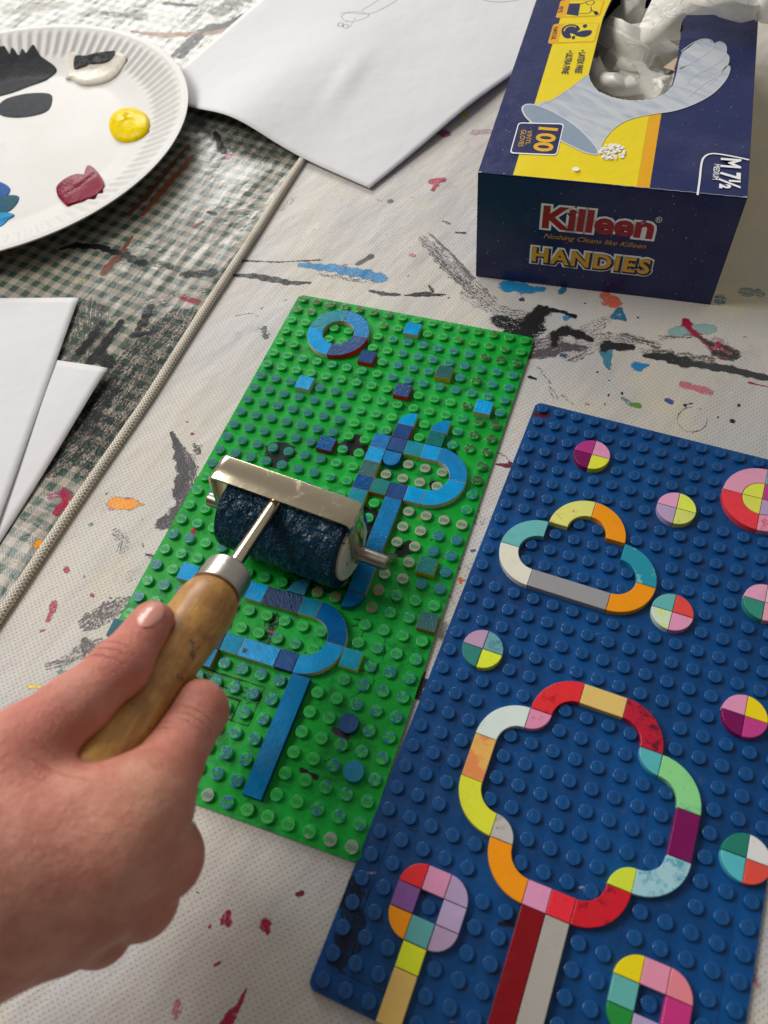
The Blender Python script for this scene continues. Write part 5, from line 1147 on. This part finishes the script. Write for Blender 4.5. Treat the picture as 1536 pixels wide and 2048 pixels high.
tp_ = vm_.t.nodes.new('ShaderNodeBsdfTransparent'); m1_ = vm_.t.nodes.new('ShaderNodeMixShader'); m2_ = vm_.t.nodes.new('ShaderNodeMixShader')
m1_.inputs[0].default_value = .22; m2_.inputs[0].default_value = .2
vm_.t.links.new(vm_.b.outputs[0], m1_.inputs[1]); vm_.t.links.new(tr_.outputs[0], m1_.inputs[2]); vm_.t.links.new(m1_.outputs[0], m2_.inputs[1]); vm_.t.links.new(tp_.outputs[0], m2_.inputs[2]); vm_.t.links.new(m2_.outputs[0], vm_.out.inputs[0])
gloves = empty('vinyl_gloves', (BA[0], BA[1], .3), BANG); tag(gloves, 'crumpled translucent white vinyl gloves spilling from the box opening', 'gloves')
def crumple(name, pts, w, seed, n=70, m=26, amp=5.0, closed=True, flatn=.45, zup=0.0):
    """a slack glove tube: swept flattened ring with sharp folds"""
    r_ = np.random.default_rng(seed); P_ = [np.array(p) for p in spline(pts, False, max(2, n // max(1, len(pts) - 1)))]; V = []; Q = []
    ph = r_.uniform(0, 6.28, 12); fr = r_.uniform(.3, 1.0, 12)
    for i, p in enumerate(P_):
        t = P_[min(i + 1, len(P_) - 1)] - P_[max(i - 1, 0)]; t = t / (np.linalg.norm(t) + 1e-9); s = np.cross(t, [0, 0, 1.0]); s /= np.linalg.norm(s) + 1e-9; u = np.cross(s, t)
        f = i / (len(P_) - 1); wi = np.interp(f, np.linspace(0, 1, len(w)), w)
        for k in range(m):
            a = 2 * math.pi * k / m
            fold = abs(math.sin(a * 1.5 + ph[0] + f * 5 * fr[0])) * .5 + abs(math.sin(a * 2.5 + ph[1] - f * 9 * fr[1])) * .35 + abs(math.sin(f * 14 * fr[2] + ph[2] + 2 * math.sin(a + ph[3]))) * .4
            rr_ = wi + amp * (fold - .6)
            V.append(p + s * math.cos(a) * rr_ + u * math.sin(a) * rr_ * flatn)
    nn_ = len(P_)
    for i in range(nn_ - 1):
        for k in range(m): j = (k + 1) % m; Q.append((i * m + k, i * m + j, (i + 1) * m + j, (i + 1) * m + k))
    o = link(name, big_mesh(name, V, Q), gloves, vm_.m); return o
def L3(px, py, z): w = inv(px, py, z)[:2] - BA; return (float(w @ eu), float(w @ ev), z)
# bed of crushed gloves inside the box
X = np.arange(4, 116, 1.1); Y = np.arange(40, 205, 1.1); XX, YY = np.meshgrid(X, Y, indexing='ij')
ZZ = np.full_like(XX, 27.0)
r_ = np.random.default_rng(11)
for k in range(26):
    a = r_.uniform(0, math.pi); ph = r_.uniform(0, 6.28); f = r_.uniform(.07, .22); cx_, cy_ = r_.uniform(20, 105), r_.uniform(55, 190); sg_ = r_.uniform(12, 28)
    q = (XX - cx_) * math.cos(a) + (YY - cy_) * math.sin(a); q2 = -(XX - cx_) * math.sin(a) + (YY - cy_) * math.cos(a)
    ZZ += 9.0 * (1 - np.abs(((q * f * .6 + ph + .25 * np.sin(q2 * .12)) % 2) - 1)) * np.exp(-(q ** 2 + q2 ** 2) / (2 * sg_ ** 2)) * r_.choice([1, 1, -.5])
ZZ = np.clip(ZZ, 16, 48)
ii = np.arange(XX.size).reshape(XX.shape); Q = np.stack([ii[:-1, :-1], ii[1:, :-1], ii[1:, 1:], ii[:-1, 1:]], -1).reshape(-1, 4)
link('glove_bundle', big_mesh('glove_bundle', np.stack([XX, YY, ZZ], -1).reshape(-1, 3), Q), gloves, vm_.m)
def film(ctrl, seed, amp=2.5, n=44):
    """a thin sheet through a 3 x 3 net of points (lid crop coordinates, height mm) with sharp random folds"""
    r_ = np.random.default_rng(seed); C3 = np.array([[L3(1000 + x / 2.866, y / 2.866, z) for x, y, z in row] for row in ctrl]); V = []; Q = []
    fs = [(r_.uniform(0, math.pi), r_.uniform(.8, 2.6), r_.uniform(0, 2), r_.uniform(.4, 1)) for _ in range(3)]
    def lg(t): return np.array([(t - .5) * (t - 1) * 2, -4 * t * (t - 1), 2 * t * (t - .5)])
    for i in range(n + 1):
        for j in range(n + 1):
            a, b = i / n, j / n; p = np.einsum('i,j,ijk->k', lg(a), lg(b), C3); dz = 0
            for an, f_, ph, w_ in fs:
                q = (a - .5) * math.cos(an) + (b - .5) * math.sin(an) + .06 * math.sin(7 * b + ph * 3); dz += w_ * (abs(((q * f_ * 2 + ph) % 2) - 1) - .5)
            p[2] += amp * dz; p[0] += amp * .35 * dz; V.append(p)
    for i in range(n):
        for j in range(n): k = i * (n + 1) + j; Q.append((k, k + n + 1, k + n + 2, k + 1))
    return link('glove', big_mesh('glove', V, Q), gloves, vm_.m)
film([[(560, 250, 40), (600, 160, 50), (640, 95, 52)], [(660, 330, 42), (700, 230, 55), (720, 125, 56)], [(800, 420, 40), (850, 300, 52), (860, 120, 54)]], 1, 3)
film([[(740, 275, 50), (800, 150, 58), (900, -60, 70)], [(900, 250, 54), (960, 120, 66), (1080, -90, 78)], [(1035, 230, 52), (1060, 100, 68), (1180, 40, 74)]], 2, 2.2)
film([[(640, 415, 42), (665, 370, 50), (690, 326, 56)], [(720, 440, 40), (745, 400, 50), (760, 370, 53)], [(806, 440, 38), (808, 434, 44), (800, 424, 48)]], 3, 1.2, 24)
film([[(520, 500, 44), (520, 420, 50), (560, 330, 46)], [(650, 560, 46), (650, 470, 59), (655, 420, 50)], [(815, 575, 40), (790, 500, 54), (735, 430, 48)]], 4, 2)
film([[(868, 465, 50), (900, 445, 55), (990, 430, 50)], [(885, 510, 50), (930, 500, 58), (975, 490, 50)], [(885, 570, 46), (920, 560, 52), (955, 545, 46)]], 5, 1.2, 24)
film([[(690, 20, 52), (700, -50, 60), (740, -120, 64)], [(715, 100, 50), (760, 20, 62), (800, -80, 68)], [(805, 122, 50), (830, 40, 60), (850, -80, 66)]], 6, 3)
film([[(1040, 60, 72), (1060, -60, 80), (1000, -180, 74)], [(1240, 105, 72), (1260, -40, 84), (1260, -190, 74)], [(1490, 112, 70), (1500, -30, 80), (1500, -180, 72)]], 7, 2.6, 60)
film([[(1440, 100, 70), (1450, 0, 78), (1450, -120, 70)], [(1540, 150, 60), (1560, 30, 76), (1560, -110, 68)], [(1660, 150, 40), (1700, 20, 66), (1700, -120, 60)]], 8, 2.6, 50)
film([[(560, 300, 34), (700, 330, 40), (840, 470, 36)], [(600, 120, 40), (780, 250, 44), (960, 420, 40)], [(760, 0, 40), (900, 120, 46), (1030, 300, 42)]], 9, 3)
tf = link('torn_flap', mesh('torn_flap', [L3(1326, 136, 59), L3(1358, 112, 61), L3(1350, 143, 61), L3(1348, 138, 60)], [(0, 1, 3), (0, 3, 2)]), box, card('raw_card', S(186, 160, 136), .8, False))

# ------------------------------------------------------------------ brayer (ink roller)
e1 = Vector((.9953, -.0965, 0)).normalized(); e2 = Vector((.0965, .9953, 0)); AZ = 21.0
axl = Vector((21.5, -144.2, AZ)); axr = Vector((104.8, -152.2, AZ))
br = empty('ink_roller', (57, -148, ZT)); tag(br, 'hand roller loaded with dark blue ink, chrome frame and wooden handle', 'ink roller')
off = Vector((57, -148, ZT))
def loc(p): return Vector(p) - off
def on_axis(name, prof, p0, p1, mat, parent=br, n=64, base=None):
    """lathe a profile (distance along the axis, radius) between two world points"""
    a, b = Vector(p0), Vector(p1); d = (b - a).normalized(); up = Vector((0, 0, 1)) if abs(d.z) < .9 else Vector((1, 0, 0)); s = d.cross(up).normalized(); u = s.cross(d)
    V = []; Fc = []
    for t, r in prof:
        for i in range(n): an = 2 * math.pi * i / n; V.append(loc(a + d * t + s * math.cos(an) * r + u * math.sin(an) * r))
    for k in range(len(prof) - 1):
        for i in range(n): j = (i + 1) % n; Fc.append((k * n + j, k * n + i, (k + 1) * n + i, (k + 1) * n + j))
    return link(name, sharp(mesh(name, V, Fc, True), 32), parent, mat)
chrome = NT('chrome'); pos = chrome.pos()
sm = chrome.step(chrome.noise(chrome.vm('ADD', pos, chrome.vm('SCALE', chrome.noise(pos, .12, 2, .5, col=True), sc=14.)), .10, 4, .6, .5), .55, .72)
inkm = chrome.step(chrome.noise(chrome.vm('ADD', pos, (7, 3, 0)), .23, 4, .7), .665, .70)
cc_ = chrome.mix(chrome.ma('MULTIPLY', sm, .30), S(196, 182, 158), S(158, 140, 116)); cc_ = chrome.mix(inkm, cc_, S(70, 90, 130))
chrome.p(Base_Color=cc_, Metallic=chrome.remap(inkm, 0, 1, 1, .1), Roughness=chrome.remap(sm, 0, 1, .16, .32), Normal=chrome.bump(chrome.noise(pos, .12, 2), .07))
steel = NT('steel'); pos = steel.pos(); steel.p(Base_Color=steel.mix(steel.noise(pos, .3, 4), S(176, 170, 160), S(140, 132, 124)), Metallic=1.0, Roughness=.3)
ink = NT('wet_ink'); pos = ink.pos()
wp = ink.vm('ADD', pos, ink.vm('SCALE', ink.noise(pos, .18, 3, .5, col=True), sc=7.0))
ia = ink.noise(ink.vm('MULTIPLY', wp, (.26, .15, .15)), 1.0, 3, .5, 1.6); ib = ink.ma('ABSOLUTE', ink.ma('SUBTRACT', ink.noise(wp, .17, 2, .5, .8), .5))
fine = ink.noise(pos, 1.6, 3, .7)
hi = ink.ma('ADD', ink.ma('ADD', ink.ma('MULTIPLY', ia, 1.3), ink.ma('MULTIPLY', ink.step(ib, 0, .055), -.55)), ink.ma('MULTIPLY', fine, .04))
ink.p(Base_Color=ink.mix(ink.noise(pos, .12, 2), S(0, 30, 50), S(0, 52, 76)), Roughness=.14, Normal=ink.bump(hi, 1.1), Specular_IOR_Level=.25)
r_ol = [(0, 11), (0, 15.2), (.5, 15.9), (2, 16.0), (53.5, 16.0), (55, 15.9), (55.5, 15.3), (55.5, 11)]
axd = (axr - axl).normalized(); R0 = axl + axd * 13.0
LR = 53.6
prof = [(0, 8), (0, 15.5), (.5, 16.4)] + [(t, 16.5) for t in np.arange(1.5, LR - 1, .7)] + [(LR - .5, 16.4), (LR, 15.5), (LR, 8)]
ro = on_axis('rubber_roller', prof, R0, axr, ink.m, n=140)
me = ro.data
for v in me.vertices:                         # thick, uneven film of ink on the rubber
    p = v.co / MM; c_ = loc(R0); t = (p - c_).dot(axd); rad = (p - c_) - axd * t; a = math.atan2(rad.z, rad.dot(e2))
    if 1 < t < LR - 1: v.co += rad.normalized() * MM * (.16 * math.sin(t * .9 + 3 * math.sin(a * 3)) + .14 * math.sin(a * 17 + 2.3 * math.sin(t * .5)) + .10 * math.sin(t * 2.1 + a * 9))
corem = NT('white_core'); pos = corem.pos(); corem.p(Base_Color=corem.mix(corem.step(corem.noise(pos, .25, 4), .66, .70), S(206, 200, 186), S(130, 24, 44)), Roughness=.4)
for s_, nm in ((-1, 'l'), (1, 'r')):
    p_ = R0 + axd * (LR if s_ > 0 else 0); on_axis('roller_core', [(-1.5 * 0, .5), (0, 12.6), (1.0, 12.6), (1.6, 11.8), (1.8, .5)] if s_ > 0 else [(1.8 * 0, .5), (0, 11.8), (.6, 12.6), (1.8, 12.6), (2.0, .5)], p_ + axd * (.05 if s_ > 0 else -1.9), p_ + axd * 9, corem.m)
on_axis('axle', [(0, .1), (0, 2.6), (.5, 3.1), (7.0, 3.1)], axl, axr, steel.m)
on_axis('axle', [(69.6, 3.0), (70.4, 3.1), (82.6, 3.1), (83.3, 2.6), (83.4, .1)], axl, axr, steel.m)
# frame: one bent strip (top bar, rounded bends, tapering arms down to the axle)
zt = 40.3; cy0 = Vector((59.0, -142.3, 0)) # centre of bar between far and near edge
barL = Vector((27.9, -139.2, zt)); barR = Vector((90.3, -145.3, zt))
def strip(path, wid, th, name):
    """path: list of (point, width direction, width, outward normal)"""
    V = []; Fc = []
    for p, wd, w, nrm in path:
        p, wd, nrm = Vector(p), Vector(wd).normalized(), Vector(nrm).normalized()
        for a, b in ((-1, -1), (1, -1), (1, 1), (-1, 1)): V.append(loc(p + wd * (a * w / 2) + nrm * (b * th / 2)))
    n = len(path)
    for i in range(n - 1):
        for k in range(4): j = (k + 1) % 4; Fc.append((i * 4 + k, i * 4 + j, (i + 1) * 4 + j, (i + 1) * 4 + k))
    Fc += [(3, 2, 1, 0), tuple((n - 1) * 4 + k for k in range(4))]
    me = mesh(name, V, Fc); bm = bmesh.new(); bm.from_mesh(me); bmesh.ops.recalc_face_normals(bm, faces=bm.faces)
    bmesh.ops.bevel(bm, geom=[e for e in bm.edges if len(e.link_faces) == 2 and e.calc_face_angle(0) > .9], offset=.25 * MM, segments=2, affect='EDGES', profile=.5)
    bm.to_mesh(me); bm.free(); sharp(me, 30); return me
path = []; Rb = 2.6; th = 1.7
def lerp(a, b, t): return a + (b - a) * t
endL = Vector((30.0, -146.0, AZ - 5.0)); endR = Vector((92.4, -151.9, AZ - 5.0))
dirl = (endL - Vector((27.9, -140.9, zt))).normalized(); dirr = (endR - Vector((90.3, -147.0, zt))).normalized()
bl = barL; brp = barR; d0 = (brp - bl).normalized(); arms_w0, arms_w1 = 11.6, 6.0
armL = Vector((28.3, -145.2, AZ - 4)) - bl; armR = Vector((91.2, -151.0, AZ - 4)) - brp
for t in (1.0, .85, .6, .3, .14): path.append((bl + armL * t, e2 if t < .5 else e2, lerp(arms_w0, arms_w1, t), -d0))
for k in range(1, 6):
    a = k / 6 * math.pi / 2; path.append((bl + Vector((0, 0, -Rb)) + d0 * Rb + (-d0 * math.cos(a) + Vector((0, 0, 1)) * math.sin(a)) * Rb, e2, arms_w0, (-d0 * math.cos(a) + Vector((0, 0, 1)) * math.sin(a))))
for t in (.06, .2, .35, .5, .65, .8, .94): path.append((bl.lerp(brp, t), e2, arms_w0, (0, 0, 1)))
for k in range(1, 6):
    a = (1 - k / 6) * math.pi / 2; path.append((brp + Vector((0, 0, -Rb)) - d0 * Rb + (d0 * math.cos(a) + Vector((0, 0, 1)) * math.sin(a)) * Rb, e2, arms_w0, (d0 * math.cos(a) + Vector((0, 0, 1)) * math.sin(a))))
for t in (.14, .3, .6, .85, 1.0): path.append((brp + armR * t, e2, lerp(arms_w0, arms_w1, t), d0))
link('frame', strip(path, 0, th, 'frame'), br, chrome.m)
# rod and handle
az, el = math.radians(-87), math.radians(20); hd = Vector((math.cos(az) * math.cos(el), math.sin(az) * math.cos(el), math.sin(el))); HS = Vector((57, -147.5, 37.0))
on_axis('rod', [(-6, 2.6), (0, 2.7), (40, 2.7), (44, 2.7)], HS, HS + hd * 50, chrome.m, n=32)
ferr = NT('ferrule_metal'); pos = ferr.pos(); ferr.p(Base_Color=S(182, 176, 168), Metallic=1.0, Roughness=ferr.remap(ferr.noise(pos, .3, 4), .3, .7, .26, .40), Normal=ferr.bump(ferr.noise(pos, .5, 3), .08))
on_axis('ferrule', [(41.2, 2.7), (41.2, 7.2), (41.5, 8.2), (42.3, 8.75), (51.4, 8.9), (51.9, 9.3), (52.3, 9.3), (52.5, 8.7), (52.5, 4)], HS, HS + hd * 50, ferr.m)
wood = NT('handle_wood'); hp = wood.n('ShaderNodeTexCoord', 'Object'); hp = wood.vm('SCALE', hp, sc=1000.0)
ax_ = wood.n('ShaderNodeVectorMath', 'Value', operation='DOT_PRODUCT', i_0=hp, i_1=tuple(hd)); perp = wood.vm('SUBTRACT', hp, wood.vm('SCALE', wood.comb(hd.x, hd.y, hd.z), sc=ax_))
gv = wood.vm('ADD', wood.vm('SCALE', perp, sc=1.0), wood.vm('SCALE', wood.comb(hd.x, hd.y, hd.z), sc=wood.ma('MULTIPLY', ax_, .10)))
grain = wood.noise(gv, .45, 5, .65, .3); blot = wood.noise(hp, .09, 4, .6)
wc_ = wood.mix(wood.step(grain, .3, .7), S(182, 128, 50), S(216, 172, 92)); wc_ = wood.mix(wood.ma('MULTIPLY', wood.step(blot, .42, .62), .62), wc_, S(142, 88, 42))
fade = wood.step(ax_, 22, 60)
wc_ = wood.mix(wood.ma('MULTIPLY', fade, .35), wc_, S(150, 92, 36))
spots = wood.step(wood.noise(wood.vm('ADD', hp, (3.3, 8.1, 0)), .22, 4, .68), .62, .68); wc_ = wood.mix(wood.ma('MULTIPLY', spots, .75), wc_, S(70, 50, 70))
ss = wood.step(wood.noise(hp, .5, 5, .75), .56, .68); wc_ = wood.mix(wood.ma('MULTIPLY', ss, .35), wc_, S(90, 60, 40))
wood.p(Base_Color=wc_, Roughness=.42, Normal=wood.bump(grain, .12), Coat_Weight=.15, Coat_Roughness=.3)
on_axis('wooden_handle', [(52.45, 3), (52.45, 7.9), (53.0, 8.6), (54.5, 9.5), (57, 10.2), (60, 10.6), (65, 10.6), (72, 10.2), (80, 9.7), (90, 9.1), (102, 9.2), (116, 9.6), (128, 9.5), (136, 8.6), (141, 6.5), (143, 3), (143.3, .1)], HS, HS + hd * 50, wood.m)

# ------------------------------------------------------------------ hand: one continuous body grown from a blended field
def J(px, py, z): return np.array(inv(px, py, z))
def cap(Pg, a, b, ra, rb):
    ab = b - a; t = np.clip(((Pg - a) @ ab) / (ab @ ab + 1e-9), 0, 1); return np.linalg.norm(Pg - a - t[..., None] * ab, axis=-1) - (ra + (rb - ra) * t)
def smin(a, b, k):
    h = np.maximum(k - np.abs(a - b), 0) / k; return np.minimum(a, b) - h * h * k * .25
def chain(Pg, pts, rs_, k):
    d = None
    for i in range(len(pts) - 1):
        c_ = cap(Pg, pts[i], pts[i + 1], rs_[i], rs_[i + 1]); d = c_ if d is None else smin(d, c_, k)
    return d
def surface_nets(f, org, h):
    s = f < 0; nx, ny, nz = f.shape
    c8 = [(i, j, k) for i in (0, 1) for j in (0, 1) for k in (0, 1)]
    cnt = sum(s[i:nx - 1 + i, j:ny - 1 + j, k:nz - 1 + k].astype(np.int8) for i, j, k in c8); act = (cnt > 0) & (cnt < 8)
    acc = np.zeros(act.shape + (3,)); num = np.zeros(act.shape)
    for a in c8:
        for ax in range(3):
            if a[ax]: continue
            b = list(a); b[ax] = 1; b = tuple(b)
            fa = f[a[0]:nx - 1 + a[0], a[1]:ny - 1 + a[1], a[2]:nz - 1 + a[2]]; fb = f[b[0]:nx - 1 + b[0], b[1]:ny - 1 + b[1], b[2]:nz - 1 + b[2]]
            cr = (fa < 0) != (fb < 0); t = np.where(cr, fa / np.where(cr, fa - fb, 1), 0)
            for d_ in range(3): acc[..., d_] += np.where(cr, a[d_] + (t if d_ == ax else 0), 0)
            num += cr
    ids = np.full(act.shape, -1, np.int64); w = np.argwhere(act); ids[act] = np.arange(len(w)); V = (w + acc[act] / num[act][:, None]) * h + org
    Q = []
    for ax in range(3):
        o1, o2 = [(1, 2), (2, 0), (0, 1)][ax]
        sl0 = [slice(1, -1)] * 3; sl0[ax] = slice(0, -1); sl1 = list(sl0); sl1[ax] = slice(1, None)
        A_ = s[tuple(sl0)]; B_ = s[tuple(sl1)]; e = np.argwhere(A_ != B_); off_ = np.array([1, 1, 1]); off_[ax] = 0; e = e + off_
        ins = s[tuple(e.T)]
        def cell(d1, d2):
            c_ = e.copy(); c_[:, o1] += d1; c_[:, o2] += d2; return ids[tuple(c_.T)]
        q = np.stack([cell(-1, -1), cell(0, -1), cell(0, 0), cell(-1, 0)], 1); q[~ins] = q[~ins][:, ::-1]; Q.append(q)
    Q = np.concatenate(Q); Q = Q[(Q >= 0).all(1)]; return V, Q
H = {'t': [J(-60, 1640, 84), J(55, 1500, 88), J(150, 1418, 88), J(236, 1342, 83), J(306, 1246, 74)],
     'i': [J(286, 1612, 80), J(334, 1534, 74), J(396, 1422, 63), J(330, 1375, 45), J(262, 1400, 44)],
     'm': [J(240, 1690, 82), J(322, 1714, 63), J(300, 1660, 44), J(235, 1560, 46)],
     'r': [J(180, 1780, 76), J(276, 1796, 55), J(230, 1740, 40), J(165, 1640, 46)],
     'p': [J(120, 1850, 68), J(196, 1862, 51), J(150, 1780, 38), J(100, 1700, 46)],
     'w': J(-120, 1790, 84), 'f': J(-420, 2060, 70)}
h_ = 1.25
allp = np.array([p for k_ in 'timrp' for p in H[k_]] + [H['w']])
lo = allp.min(0) - 26; hi_ = allp.max(0) + 26; lo[0] -= 34; lo[1] -= 42
gxs = [np.arange(lo[i], hi_[i], h_) for i in range(3)]; G = np.stack(np.meshgrid(*gxs, indexing='ij'), -1)
fi = chain(G, H['i'], [11.2, 9.3, 8.9, 8.2, 7.2], 3)
fm = chain(G, H['m'], [12.0, 11.3, 9.2, 8], 3)
fr_ = chain(G, H['r'], [11.5, 10.8, 8.8, 7.5], 3)
fp = chain(G, H['p'], [10.5, 9.0, 8.0, 7], 3)
ft = chain(G, H['t'], [16, 11.8, 9.1, 8.2, 7.1], 5)
fing = smin(smin(fi, fm, 1.5), smin(fr_, fp, 1.5), 1.5)
wr_ = H['w']
palm = smin(cap(G, wr_, H['i'][0], 22, 12.0), cap(G, wr_, H['m'][0], 22, 12.0), 10)
palm = smin(palm, cap(G, wr_, H['r'][0], 22, 11.5), 10); palm = smin(palm, cap(G, wr_ + np.array([0, -6, -6]), H['p'][0], 20, 10.5), 10)
palm = smin(palm, cap(G, J(20, 1670, 82), J(165, 1632, 82), 17, 11.0), 12)
palm = smin(palm, cap(G, J(40, 1760, 76), J(170, 1720, 76), 17, 13.0), 12)
palm = smin(palm, cap(G, wr_, H['f'], 23, 26), 16)
body = smin(palm, fing, 5); body = smin(body, ft, 8)
# knuckle swell and tendons on the back of the hand, creases over the joints
for p, r, k in ((H['i'][0] + [0, 0, 2.2], 10.5, 8), (H['m'][0] + [0, 0, 1.5], 11.2, 7), (H['r'][0] + [0, 0, 1], 10.6, 7)):
    body = smin(body, np.linalg.norm(G - p, axis=-1) - r, k)
# room for the handle
hs, hdv = np.array(HS), np.array(hd)
rel = G - hs; t_ = rel @ hdv; rad_ = np.linalg.norm(rel - t_[..., None] * hdv, axis=-1)
hand_r = np.interp(t_, [46, 54, 61, 72, 80, 90, 102, 116, 128, 143], [8.8, 9.3, 10.6, 10.2, 9.7, 9.1, 9.2, 9.6, 9.5, 3]) - .15
hdist = np.maximum(rad_ - hand_r, t_ - 128)
body = -smin(-body, hdist, 1.2)
Vh, Qh = surface_nets(body, lo, h_)
me = big_mesh('person', Vh, Qh)
Vl = np.array(Vh)
# colour map: redder knuckles, fingertips and thumb joint, painted as skin tone
def near(p, s_): return np.exp(-((Vl - p) ** 2).sum(1) / (2 * s_ ** 2))
redn = sum(near(p, s_) for p, s_ in ((H['t'][4], 9), (H['t'][3], 9), (H['i'][2], 9), (H['i'][1], 8), (H['m'][1], 9), (H['t'][1], 14))); pale = near(H['i'][0] + [3, 0, 8], 6) + near(H['m'][0] + [0, 0, 10], 5) * .5
ca = me.color_attributes.new('skin', 'FLOAT_COLOR', 'POINT'); ca.data.foreach_set('color', np.stack([np.clip(redn, 0, 1), np.clip(pale, 0, 1), redn * 0, redn * 0 + 1], 1).ravel())
sk = NT('skin'); pos = sk.pos(); at = sk.attr('skin'); sx_ = sk.n('ShaderNodeSeparateColor', 0, i_0=at); sy_ = sk.n('ShaderNodeSeparateColor', 1, i_0=at)
scol = sk.mix(sk.step(sk.noise(pos, .075, 5, .68), .36, .62), S(208, 146, 126), S(190, 122, 104)); scol = sk.mix(sk.ma('MULTIPLY', sx_, .65), scol, S(206, 112, 96)); scol = sk.mix(sk.ma('MULTIPLY', sy_, .5), scol, S(214, 156, 118))
scol = sk.mix(sk.ma('MULTIPLY', sk.step(sk.noise(pos, .25, 4, .65), .56, .75), .18), scol, S(178, 92, 80))
# joint wrinkles: fine lines across the thumb knuckle and the index base
def wrinkle(p, axis_, spread, freq, length):
    q = sk.vm('SUBTRACT', pos, tuple(p)); dq = sk.n('ShaderNodeVectorMath', 'Value', operation='DOT_PRODUCT', i_0=sk.vm('ADD', q, sk.vm('SCALE', sk.noise(pos, .35, 2, col=True), sc=1.6)), i_1=tuple(axis_))
    ln = sk.n('ShaderNodeVectorMath', 'Value', operation='LENGTH', i_0=q); msk_ = sk.ma('MULTIPLY', sk.step(ln, length, length * .45), sk.step(sk.ma('ABSOLUTE', dq), spread, spread * .4))
    return sk.ma('MULTIPLY', sk.step(sk.ma('COSINE', sk.ma('MULTIPLY', dq, freq)), .72, 1.0), msk_)
ta = (H['t'][4] - H['t'][3]); ta = ta / np.linalg.norm(ta); ia_ = H['i'][2] - H['i'][0]; ia_ = ia_ / np.linalg.norm(ia_)
w1 = wrinkle(H['t'][3] + np.array([-4, 2, 6.]), ta, 6.0, 2.2, 11); w2 = wrinkle(H['i'][0] * .55 + H['i'][2] * .45 + np.array([-6, 6, 6.]), ia_, 3.5, 2.6, 8)
w3 = wrinkle(J(395, 1440, 74), ia_, 4.0, 2.4, 8); w4 = wrinkle(J(120, 1530, 98), ia_, 5.0, 1.7, 12)
wsum = sk.ma('ADD', sk.ma('ADD', w1, w2), sk.ma('ADD', sk.ma('MULTIPLY', w3, .7), sk.ma('MULTIPLY', w4, .5)))
vor = sk.n('ShaderNodeTexVoronoi', 0, feature='DISTANCE_TO_EDGE', i_Vector=pos, i_Scale=1.25)
hsk = sk.ma('ADD', sk.ma('MULTIPLY', wsum, -1.0), sk.ma('ADD', sk.ma('MULTIPLY', sk.step(vor, 0, .15), .16), sk.ma('MULTIPLY', sk.noise(pos, .16, 5, .68), 1.8)))
scol = sk.mix(sk.ma('MULTIPLY', wsum, .35), scol, S(150, 70, 58))
sk.p(Base_Color=scol, Roughness=.44, Subsurface_Weight=.12, Subsurface_Radius=(.0035, .0012, .0007), Subsurface_Scale=1.0, Normal=sk.bump(hsk, .55), Specular_IOR_Level=.38)
person = link('person', me, None, sk.m); sm_ = person.modifiers.new('s', 'SMOOTH'); sm_.factor = .5; sm_.iterations = 5
tag(person, 'bare right hand and wrist gripping the wooden roller handle, thumb along it', 'person')
# thumb nail: small curved shell lying on the thumb tip
bpy.context.view_layer.update(); dg = bpy.context.evaluated_depsgraph_get(); hb = BVHTree.FromObject(person, dg)
nc = J(309, 1229, 74); V = []; Q = []; nu, nv_ = 16, 20
ray = Vector((nc - CAM).tolist()).normalized(); 
cl_, wd_, ln_ = (302, 1230), 22, 33; ad = np.array([.80, -.60]); pd = np.array([.60, .80])
miss = set()
for i in range(nu + 1):
    for j in range(nv_ + 1):
        a, b = -1 + 2 * i / nu, -1 + 2 * j / nv_
        # superellipse-mapped grid so the nail has a rounded base and tip
        x_ = a * math.sqrt(max(0, 1 - abs(b) ** 3.2 * .75)); y_ = b * math.sqrt(max(0, 1 - abs(a) ** 3.2 * .55))
        q = np.array(cl_) + pd * x_ * wd_ + ad * y_ * ln_; P_ = inv(q[0], q[1], 20); o_ = Vector((CAM * MM).tolist()); dr = (Vector((P_ * MM).tolist()) - o_).normalized()
        hit = hb.ray_cast(o_, dr)
        if hit[0] is None or abs(hit[0].z / MM - 76) > 14: miss.add(len(V)); V.append((0, 0, 0)); continue
        ed = max(abs(a), abs(b)); V.append(tuple((hit[0] - dr * MM * (.55 * (1 - ed ** 8) - .1)) / MM))
for i in range(nu):
    for j in range(nv_): k = i * (nv_ + 1) + j; Q.append((k, k + nv_ + 1, k + nv_ + 2, k + 1))
Q = [q for q in Q if not (set(q) & miss)]
if miss:
    seen = {Q[len(Q) // 2]}; front = set(Q[len(Q) // 2])
    while True:
        add = {q for q in Q if q not in seen and set(q) & front}
        if not add: break
        seen |= add; front |= {i for q in add for i in q}
    Q = list(seen)
if Q:
    nl = NT('nail'); nl.p(Base_Color=S(212, 144, 130), Roughness=.24, Subsurface_Weight=.15, Subsurface_Radius=(.002, .001, .0007), Subsurface_Scale=1.0, Coat_Weight=.2)
    no = link('thumbnail', big_mesh('thumbnail', V, Q), person, nl.m)
print('NAIL', len(Q), len(miss))
